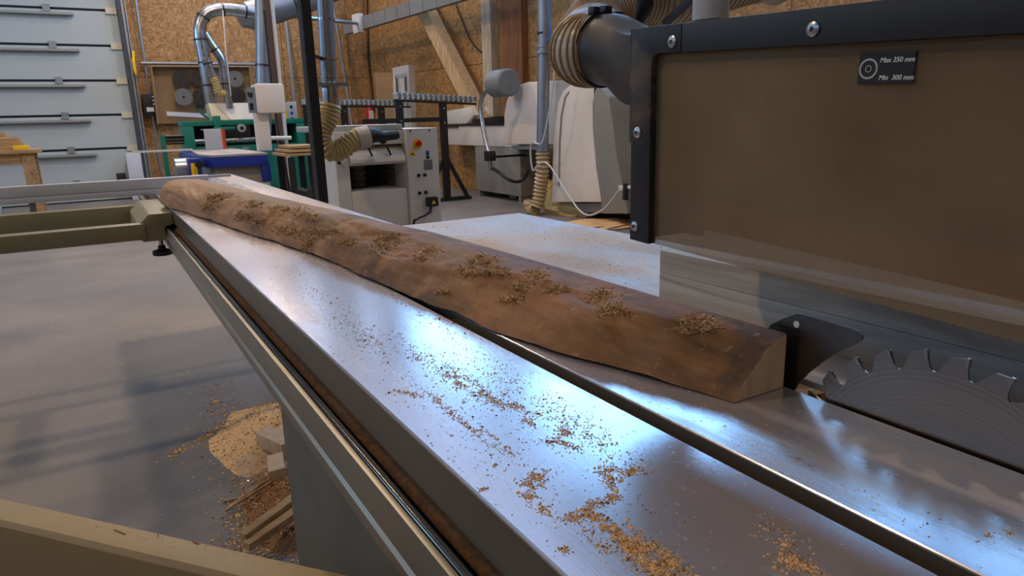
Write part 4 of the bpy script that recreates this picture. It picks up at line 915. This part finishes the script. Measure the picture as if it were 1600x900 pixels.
# ------------------------------------------------------------------ crosscut frame, fence, swing arm
ZF = CAMZ
cf = thing('crosscut_outrigger', 'olive painted crosscut outrigger frame at the far end of the sliding table', 'outrigger frame', (0, 3.05, .78))
ZT_ = CAMZ - .331; ZB_ = CAMZ - .389
MB().box((-1.1, 2.78, ZB_), (.13, 2.835, ZT_)).build('front_beam', 'olive_paint', cf, 30, .006)
MB().box((-1.1, 3.33, ZB_), (.13, 3.385, CAMZ - .316)).build('rear_beam', 'olive_paint', cf, 30, .006)
prof = [(.105, CAMZ - .385), (.108, CAMZ - .335), (.128, CAMZ - .318), (.143, CAMZ - .303), (.150, CAMZ - .3), (.2235, CAMZ - .3), (.2235, CAMZ - .343), (.197, CAMZ - .35), (.193, CAMZ - .36), (.193, CAMZ - .398), (.12, CAMZ - .398)]
extr(prof, 2.79, 3.38).build('end_casting', 'olive_paint', cf, 20, .005)
MB().box((-.75, 2.84, ZB_), (-.68, 3.33, ZT_)).build('cross_member', 'olive_paint', cf, 30, .006)
kx, ky = .178, 2.86
MB().cyl((kx, ky, CAMZ - .43), (kx, ky, CAMZ - .398), .0075).build('screw', 'steel', cf)
kb = MB().tube([Vector((kx, ky, CAMZ - z)) for z in (.462, .46, .445, .443, .438, .425)], [.029, .034, .034, .028, .014, .012], 20).build('foot_knob', 'black_plastic', cf)
fz0, fz1, fy = TZ, CAMZ - .2195, 3.5
fe_ = thing('crosscut_fence', 'bluish aluminium crosscut fence lying across the far table end', 'fence', (-.3, fy, fz0))
extr_x = lambda prof, x0, x1: MB().prism([Vector((x0, y, z)) for y, z in prof], (x1 - x0, 0, 0))
zg = fz0 + (fz1 - fz0) * .36
extr_x([(fy, fz0), (fy, zg - .002), (fy + .006, zg - .0015), (fy + .006, zg + .0015), (fy, zg + .002), (fy, fz1), (fy + .045, fz1), (fy + .045, fz0)], -1.9, PY(327, 285, fy).x).build('fence_profile', 'fence_alu', fe_, 20, .0008)
x_ = PY(327, 285, fy).x
MB().box((x_ - .01, fy + .012, fz1 - .014), (PY(362, 275, fy).x, fy + .034, fz1 - .002)).build('stop_bar', 'light_grey', fe_, 30, .003)
for px in (50,): c = PY(px, 318, fy + .02); MB().cyl(Vector((c.x, fy + .02, fz0 - .045)), Vector((c.x, fy + .02, fz0)), .012).build('clamp_foot', 'mid_grey', fe_); MB().cyl(Vector((c.x, fy + .02, fz0 - .075)), Vector((c.x, fy + .02, fz0 - .045)), .016).build('clamp_foot', 'black_plastic', fe_)
c = PY(-12, 340, fy - .06); MB().box((c.x - .06, fy - .12, fz0 - .08), (PY(5, 340, fy - .06).x, fy - .002, fz0 - .005)).build('stop_flag', 'light_grey', fe_, 30, .01)
# swing arm in the foreground
a0, a1 = Vector((.30, .555, 0)), Vector((-.62, 1.665, 0)); ad = (a1 - a0).normalized(); an_ = Vector((-ad.y, ad.x, 0)); an_ = an_ if an_.x > 0 else -an_
far0 = PZ(0, 776, .67); far1 = PZ(455, 876, .67); ad = (far0 - far1).normalized(); an_ = Vector((ad.y, -ad.x, 0)); an_ = -an_ if an_.y > 0 else an_
sa = thing('swing_arm', 'beige telescopic support arm crossing the lower left corner', 'support arm', far1 - Vector((0, 0, .12)))
A0, A1 = far1 - ad * .085, far0 + ad * 1.7; wdt = .047
prof = [(0, -.13), (0, -.004), (.004, 0), (wdt - .006, 0), (wdt, -.006), (wdt, -.13)]
MB().prism([A0 + an_ * u + Vector((0, 0, z)) for u, z in prof], A1 - A0).build('arm_tube', 'beige_paint', sa, 20, .0015)
pz = A0 + an_ * wdt/2; MB().cyl(pz + Vector((0, 0, -.16)), pz + Vector((0, 0, -.03)), .032).build('pivot', 'steel_dark', sa)
for k, (px, py, l_) in enumerate(((187, 831, .012), (306, 848, .006))):
    c = PZ(px, py, .6708); MB().bar(c - Vector((.5, -.86, 0)) * l_, c + Vector((.5, -.8, 0)) * l_, .0012, .0008).build('wood_splinter', 'chip_dark', label=('long dark splinter lying on the beige support arm', 'short dark splinter on the beige arm nearer the saw base')[k], cat='splinter')

# ------------------------------------------------------------------ the log slab on the table
from mathutils.bvhtree import BVHTree
ST = [(.455,.526,.600,.0612,.602),(.57,.499,.600,.0605,.604),(.70,.460,.600,.061,.604),(.84,.441,.600,.061,.604),(1.04,.427,.596,.062,.604),(1.3,.413,.576,.065,.592),(1.55,.397,.535,.068,.556),
      (1.75,.370,.480,.072,.53),(2.0,.335,.437,.076,.49),(2.3,.297,.390,.080,.45),(2.6,.258,.345,.086,.41),(2.85,.218,.305,.092,.37),(2.98,.206,.285,.094,.35),(3.03,.222,.28,.088,.33)]
def stat(y):
    for a, b in zip(ST, ST[1:]):
        if y <= b[0]: t = (y - a[0])/(b[0] - a[0]); t = t*t*(3-2*t)*.5 + t*.5; return [a[i] + (b[i] - a[i])*t for i in range(1, 5)]
    return list(ST[-1][1:])
NS, NB = 520, 36; rows = []
for i in range(NS + 1):
    y = .455 + (3.03 - .455) * (i/NS) ** 1.25; xl_, xt_, hh_, xr_ = stat(y); far = (y - .455)/2.6; row = []
    lift = .0035 + .006 * max(0, noise.noise(Vector((0, y * 7, 3)))) + .004 * max(0, noise.noise(Vector((5, y * 19, 3)))); lift *= min(1, max(0.15, (y - .44) * 8))
    xw = xl_ + .008 * noise.noise(Vector((2, y * 6, 0))) * min(1, (y - .455) * 8)
    bul = .16 + .30 * min(1, far * 1.5)
    P0_, P2_ = Vector((xw, 0, lift)), Vector((xt_, 0, hh_)); mid = (P0_ + P2_)/2; nn_ = Vector((-(P2_.z - P0_.z), 0, P2_.x - P0_.x)).normalized(); P1_ = mid + nn_ * (P2_ - P0_).length * bul
    for k in range(NB + 1):
        t = k/NB; p = P0_ * (1-t)**2 + P1_ * 2*t*(1-t) + P2_ * t*t
        q = Vector((p.x * 9, y * 3.2, p.z * 9)); amp = math.sin(PI * min(1, t * 1.02 + .02)) * (.35 + .65 * min(1, (y - .455) * 5))
        dsp = .011 * noise.noise(q) + .006 * noise.noise(q * 2.7 + Vector((3, 1, 0))) + .0028 * noise.noise(q * 8) + .0016 * noise.noise(Vector((p.x * 90, y * 22, p.z * 90)))
        fl_ = noise.noise(q * 1.6 + Vector((9, 2, 4))); dsp += .0065 * min(1, max(0, (fl_ - .05) * 12)) - .0055 * min(1, max(0, (-fl_ - .12) * 12)); amp = max(amp, .0)
        if t > .5: dsp -= .006 * max(0, noise.noise(Vector((y * 9, 7, 0)))) 
        p = p + nn_ * dsp * amp; row.append(Vector((p.x, y + .004 * noise.noise(Vector((t * 8, y * 20, 1))) * amp, TZ + max(lift * .5 + .0004, p.z))))
    row += [Vector((xr_, y, TZ + hh_ - .004)), Vector((xr_, y, TZ + .0006)), Vector((xw + .006, y, TZ + .0006 + lift * .35))]
    rows.append(row)
# rounded far end
yl = rows[-1]; cen = sum(yl, Vector()) / len(yl)
for s_, dy in ((.86, .02), (.55, .034), (.2, .038)): rows.append([cen + (p - cen) * s_ + Vector((0, dy, 0)) for p in yl])
lg = thing('log_slab', 'long rough brown half log with torn bark fibres lying across the sliding table', 'log', (.45, 1.6, TZ))
mb_ = MB().grid(rows, True)
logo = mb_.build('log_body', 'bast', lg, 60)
bvh = BVHTree.FromPolygons([tuple(v) for v in mb_.v], mb_.f)
e0 = rows[0]; ef = MB(); ef.add([p + Vector((0, -.0006, 0)) for p in e0] , [tuple(range(len(e0)))]); ef.add([p + Vector((0, .0004, 0)) for p in e0], [tuple(range(len(e0)))]); ef.build('sawn_end', 'cut_face', lg, 0)
pts = [Vector((r[NB + 1].x + .0006, r[NB + 1].y, r[NB + 1].z)) for r in rows[:200:4]] + [Vector((r[NB + 2].x + .0006, r[NB + 2].y, r[NB + 2].z)) for r in rows[:200:4]][::-1]
m = MB(); n_ = len(pts)//2
m.add(pts, [(i, i+1, 2*n_-2-i, 2*n_-1-i) for i in range(n_-1)]); m.build('sawn_side', 'cut_face', lg, 0)
def on_log(px, py):
    d = ray(px, py).normalized(); h_ = bvh.ray_cast(Vector((0, 0, CAMZ)), d); return h_[0], h_[1]
TUFTS = [(335, 309, 10, 5), (352, 306, 14, 4), (328, 322, 12, 6), (398, 320, 12, 4), (380, 336, 10, 7), (404, 346, 10, 6), (438, 326, 14, 4), (471, 333, 16, 8), (484, 338, 10, 6), (442, 360, 12, 7), (456, 362, 10, 6), (484, 370, 14, 11), (478, 384, 8, 5), (512, 362, 16, 4),
         (540, 378, 12, 4), (594, 386, 18, 8), (612, 374, 16, 7), (655, 402, 9, 4), (673, 394, 10, 4), (730, 424, 14, 6), (755, 408, 20, 8), (775, 424, 18, 5), (840, 430, 14, 8), (818, 448, 12, 6), (800, 468, 14, 5), (938, 462, 22, 10), (958, 484, 18, 6), (695, 456, 10, 3), (1085, 500, 20, 6), (1098, 512, 24, 5), (1075, 515, 10, 4), (870, 452, 14, 5)]
tf = MB()
for (px, py, rx_, ry_) in TUFTS:
    base, nb_ = on_log(px, py)
    if base is None: continue
    dist = base.length; sc_ = dist/1085; k_ = int(60 + rx_ * 5)
    for j in range(k_):
        h_, n_ = on_log(px + random.gauss(0, rx_ * .62), py + random.gauss(0, ry_ * .62))
        if h_ is None or (h_ - base).length > .16: continue
        if n_.z < 0: n_ = -n_
        dirv = (Vector((random.gauss(.1, .5), random.gauss(.2, .8), random.gauss(.0, .2))) + n_ * random.uniform(-.1, .28)).normalized()
        L_ = random.uniform(.003, .010) * (.7 + .9 * min(1.6, dist * .6)) * (1.6 if random.random() < .12 else 1); w_ = random.uniform(.0005, .0012) * (.7 + .5 * dist)
        s1 = dirv.orthogonal().normalized() * w_; s2 = dirv.cross(s1)
        tf.cur = 1 if random.random() < .22 else 0
        tf.add([h_ - dirv * .003 + s1, h_ - dirv * .003 - s1 * .5 + s2 * .8, h_ - dirv * .003 - s1 * .5 - s2 * .8, h_ + dirv * L_ ], [(0,1,3),(1,2,3),(2,0,3)])
tf.build('torn_fibres', ['splinter', 'chip_dark'], lg, 0, kind='stuff')

# ------------------------------------------------------------------ sawdust on the tables
def chips(specs, z, name, mats, label, limit=None, size=(.0005, .0013), **kw):
    m = MB()
    for (px, py, rx_, ry_, ang, cnt) in specs:
        ca, sa_ = math.cos(math.radians(ang)), math.sin(math.radians(ang))
        for _ in range(cnt):
            u, v = random.gauss(0, rx_ * .5), random.gauss(0, ry_ * .5); qx, qy = px + u*ca - v*sa_, py + u*sa_ + v*ca
            if qy < 240: continue
            p = PZ(qx, qy, z)
            if limit and not limit(p): continue
            if noise.noise(Vector((p.x * 90, p.y * 60, 1))) < -.12 and random.random() < .8: continue
            s = random.uniform(*size) * (2.2 if random.random() < .02 else 1) * (.75 + .25 * p.length); a = random.random() * 6.28
            e1, e2 = Vector((math.cos(a), math.sin(a), 0)) * s, Vector((-math.sin(a), math.cos(a), 0)) * s * random.uniform(.4, 1); hz_ = Vector((0, 0, s * random.uniform(.25, .8)))
            m.cur = 1 if len(mats) > 1 and random.random() < .25 else 0
            m.add([p - e1, p + e2 * .8, p + e1, p - e2, p + hz_ + e1 * .2], [(0,1,4),(1,2,4),(2,3,4),(3,0,4)])
    return m.build(name, mats, None, 0, label=label, kind='stuff', **kw)
inl = lambda p: (X0 + .003 < p.x < XS0 - .001 or XS1 + .002 < p.x < X1_ - .002)
SP = [(712, 590, 45, 16, 28, 700), (750, 612, 60, 14, 30, 600), (800, 632, 50, 8, 18, 350), (660, 555, 26, 16, 20, 220), (690, 500, 50, 18, 40, 160), (760, 560, 120, 24, 32, 420), (860, 640, 140, 26, 30, 600), (920, 680, 120, 24, 30, 420),
      (874, 693, 32, 8, 12, 360), (882, 676, 14, 9, 0, 150), (828, 660, 16, 8, 20, 120), (835, 750, 22, 14, -30, 420), (826, 778, 8, 9, 0, 120), (845, 792, 30, 10, 32, 160), (955, 742, 22, 15, 20, 330), (958, 772, 13, 12, 60, 230), (990, 737, 24, 9, -12, 180), (928, 808, 22, 7, 10, 220), (895, 810, 14, 8, 0, 110),
      (920, 793, 34, 10, -25, 260), (965, 825, 28, 10, 10, 200), (975, 850, 60, 20, 18, 1100), (1030, 880, 50, 24, 28, 1700), (990, 862, 22, 12, 10, 500), (880, 860, 10, 8, 0, 70), (560, 515, 60, 20, 25, 260), (590, 540, 50, 14, -20, 160), (575, 530, 16, 6, 0, 120), (515, 470, 90, 18, 38, 220), (640, 615, 34, 5, 10, 150), (675, 622, 30, 6, 30, 110), (730, 665, 90, 6, 38, 240),
      (790, 700, 60, 6, 40, 120), (470, 440, 90, 30, 38, 240), (400, 375, 90, 22, 40, 300), (1230, 860, 60, 26, 50, 420), (1250, 885, 40, 12, 20, 300), (740, 680, 260, 90, 36, 420), (640, 560, 240, 60, 40, 360), (1000, 790, 120, 40, 40, 150), (1000, 610, 220, 20, 28, 160), (1300, 740, 300, 30, 27, 90), (870, 570, 200, 12, 28, 160), (390, 362, 70, 8, 38, 300), (480, 398, 110, 10, 27, 320), (620, 470, 160, 8, 32, 260),
      (705, 645, 5, 4, 0, 24), (604, 568, 5, 4, 0, 20), (652, 562, 8, 5, 0, 40), (755, 764, 9, 4, 0, 50), (722, 632, 9, 4, -50, 40), (1575, 833, 10, 5, 0, 40), (1540, 835, 10, 5, 0, 30)]
chips(SP, TZ + .0001, 'sawdust_on_table', ['chip', 'chip_dark'], 'tan sawdust and chips strewn over the sliding table', inl, cat='sawdust')
inf = lambda p: XF0 + .005 < p.x < XF1 - .005 and p.y < YF1 - .01 and not (.735 < p.x < .78 and p.y < .81)
chips([(760, 380, 260, 40, 8, 700), (860, 360, 200, 24, 8, 500), (930, 410, 180, 30, 12, 500), (820, 350, 260, 12, 5, 300), (700, 360, 90, 10, 10, 200)], TZ + .0001, 'sawdust_on_fixed_table', ['chip'], 'pale sawdust scattered over the fixed saw table', inf, (.0006, .0014), cat='sawdust')
ino = lambda p: .612 < p.x < .722 and YF1 + .03 < p.y < 4.5
chips([(480, 312, 120, 8, 14, 500), (560, 335, 90, 6, 16, 400), (400, 290, 80, 6, 14, 250)], TZ + .0001, 'sawdust_on_outfeed', ['chip'], 'pale sawdust along the narrow outfeed strip behind the log', ino, (.0008, .0016), cat='sawdust')
ina = lambda p: (p - far1).dot(an_) > .004 and (p - far1).dot(an_) < wdt - .006
chips([(200, 830, 260, 14, 13, 120), (360, 862, 120, 14, 13, 60)], .6702, 'sawdust_on_arm', ['chip_dark'], 'few dark sawdust specks on the beige support arm', ina, (.0005, .001), cat='sawdust')

# ------------------------------------------------------------------ floor heap with offcuts
def heap(cx, cy, rx, ry, hgt, seed, name, mats, label):
    rows = []
    for i in range(26):
        row = []
        for k in range(72):
            a = 2*PI*k/72; q = i/25; ed = 1 + .22 * noise.noise(Vector((math.cos(a)*1.7, math.sin(a)*1.7, seed))) + .07 * noise.noise(Vector((math.cos(a)*6, math.sin(a)*6, seed)))
            x, y = cx + rx*q*ed*math.cos(a), cy + ry*q*ed*math.sin(a); z = hgt * (1 - q*q)**1.2 * (1 + .5 * noise.noise(Vector((x*7, y*7, seed)))) + .012 * (1-q) * noise.noise(Vector((x*40, y*40, seed)))
            row.append(Vector((x, y, max(.0008 if q < .99 else 0, z))))
        rows.append(row)
    m = MB().grid(rows, True)
    for _ in range(2600):
        r = rows[int(25 * random.random() ** .6)]; p = random.choice(r) + Vector((random.gauss(0, .006), random.gauss(0, .006), .001)); sz = random.uniform(.0015, .005); a = random.random() * 6.28
        e1, e2 = Vector((math.cos(a), math.sin(a), random.gauss(0, .3))) * sz * random.choice((1, 1, 2.4)), Vector((-math.sin(a), math.cos(a), 0)) * sz * .6; m.cur = 1 if random.random() < .4 else 0
        m.add([p - e1, p + e2, p + e1, p - e2, p + Vector((0, 0, sz * .7))], [(0,1,4),(1,2,4),(2,3,4),(3,0,4)])
    return m.build(name, mats, None, 80, label=label, cat='sawdust heap', kind='stuff')
h0 = heap(.52, 2.56, .29, .42, .07, 1.3, 'sawdust_heap', ['chip', 'chip_dark'], 'light sawdust heap on the floor beside the saw base')
heap(.42, 2.05, .19, .3, .06, 5.1, 'bark_heap', ['chip_dark', 'chip'], 'dark bark and shavings heap on the floor beside the saw base')
pf = [(350, 640, 70, 34, 60, 300), (380, 720, 70, 60, 40, 500), (395, 820, 50, 60, 60, 700), (315, 685, 70, 8, -28, 260), (400, 860, 70, 20, 10, 400)]
chips(pf, .001, 'sawdust_on_floor', ['chip', 'chip_dark'], 'sawdust trail and crumbs on the concrete around the heaps', None, (.002, .005), cat='sawdust')
offs = [((432, 690), .06, .16, .05, .09, 20, 'cut_face', 'pale cut block on the sawdust heap against the saw base'), ((432, 732), .05, .12, .05, .085, -10, 'cut_face', 'second pale block lying nearer than the cut block beside the base'),
        ((424, 806), .2, .03, .022, .09, 28, 'plank_x', 'upper wooden lath across the dark bark heap'), ((428, 824), .18, .03, .022, .075, 24, 'plank_x', 'lower wooden lath across the dark bark heap')]
for (pp_, lx, ly, lz, z, an, mt, lb) in offs:
    c = PZ(pp_[0], pp_[1], z); a = math.radians(an); MB().obox(c, Vector((math.cos(a), math.sin(a), .1)) * lx/2, Vector((-math.sin(a), math.cos(a), 0)) * ly/2, (0, 0, lz/2)).build('offcut', mt, label=lb, cat='offcut', bevel=.002, group='offcuts by the saw base')
for k, (a_, b2_, lb) in enumerate((((349, 783), (388, 776), 'thin pale stick on the floor left of the heaps'), ((352, 798), (425, 752), 'long straw coloured strip lying across the heaps'), ((358, 792), (430, 742), 'second straw strip beside the long one on the heaps'))):
    MB().bar(PZ(*a_, .012 if k else .006), PZ(*b2_, .075 if k else .012), .008, .006).build('wood_strip', 'plank_y', label=lb, cat='strip', group='strips on the floor heaps')
rows = []
for i in range(14):
    row = []
    for k in range(14): p = Vector((.27 + .2 * i/13, 2.12 + .3 * k/13, 0)); p.z = .02 + .05 * abs(noise.noise(p * 9 + Vector((3, 0, 0)))) + .04 * i/13; row.append(p)
    rows.append(row)
MB().grid(rows).build('plastic_film', 'film_plastic', None, 60, label='crumpled clear plastic film on the floor heaps', cat='plastic film')

# ------------------------------------------------------------------ warm roof lamps
LAMPS = [(1.4, 5.6, 90), (-2.6, 3.0, 85), (1.2, 10.2, 85), (-2.6, 8.6, 60), (-1.6, -2.4, 40), (4.4, .6, 40), (2.4, 11.8, 45)]
for i, (x, y, pw) in enumerate(LAMPS):
    lp = thing('high_bay_lamp', 'warm round high bay lamp hanging from the workshop roof', 'lamp', (x, y, 5.2), 'high bay lamps')
    MB().tube([Vector((x, y, z)) for z in (5.2, 5.22, 5.4, 5.5, 5.6)], [.26, .26, .16, .07, .05], 24).build('shade', 'lamp_housing', lp, 40)
    MB().cyl((x, y, 5.6), (x, y, 6.2), .012, None, 8).build('rod', 'steel', lp); MB().cyl((x, y, 5.19), (x, y, 5.199), .22, None, 24).build('lens', 'lamp_glow', lp, 0)
    l = bpy.data.lights.new('lamp_light', 'AREA'); l.shape = 'DISK'; l.size = .3; l.energy = pw; l.color = (1, .72, .46)
    o = bpy.data.objects.new('lamp_light', l); COL.objects.link(o); o.parent = lp; o.location = (0, 0, -.015)
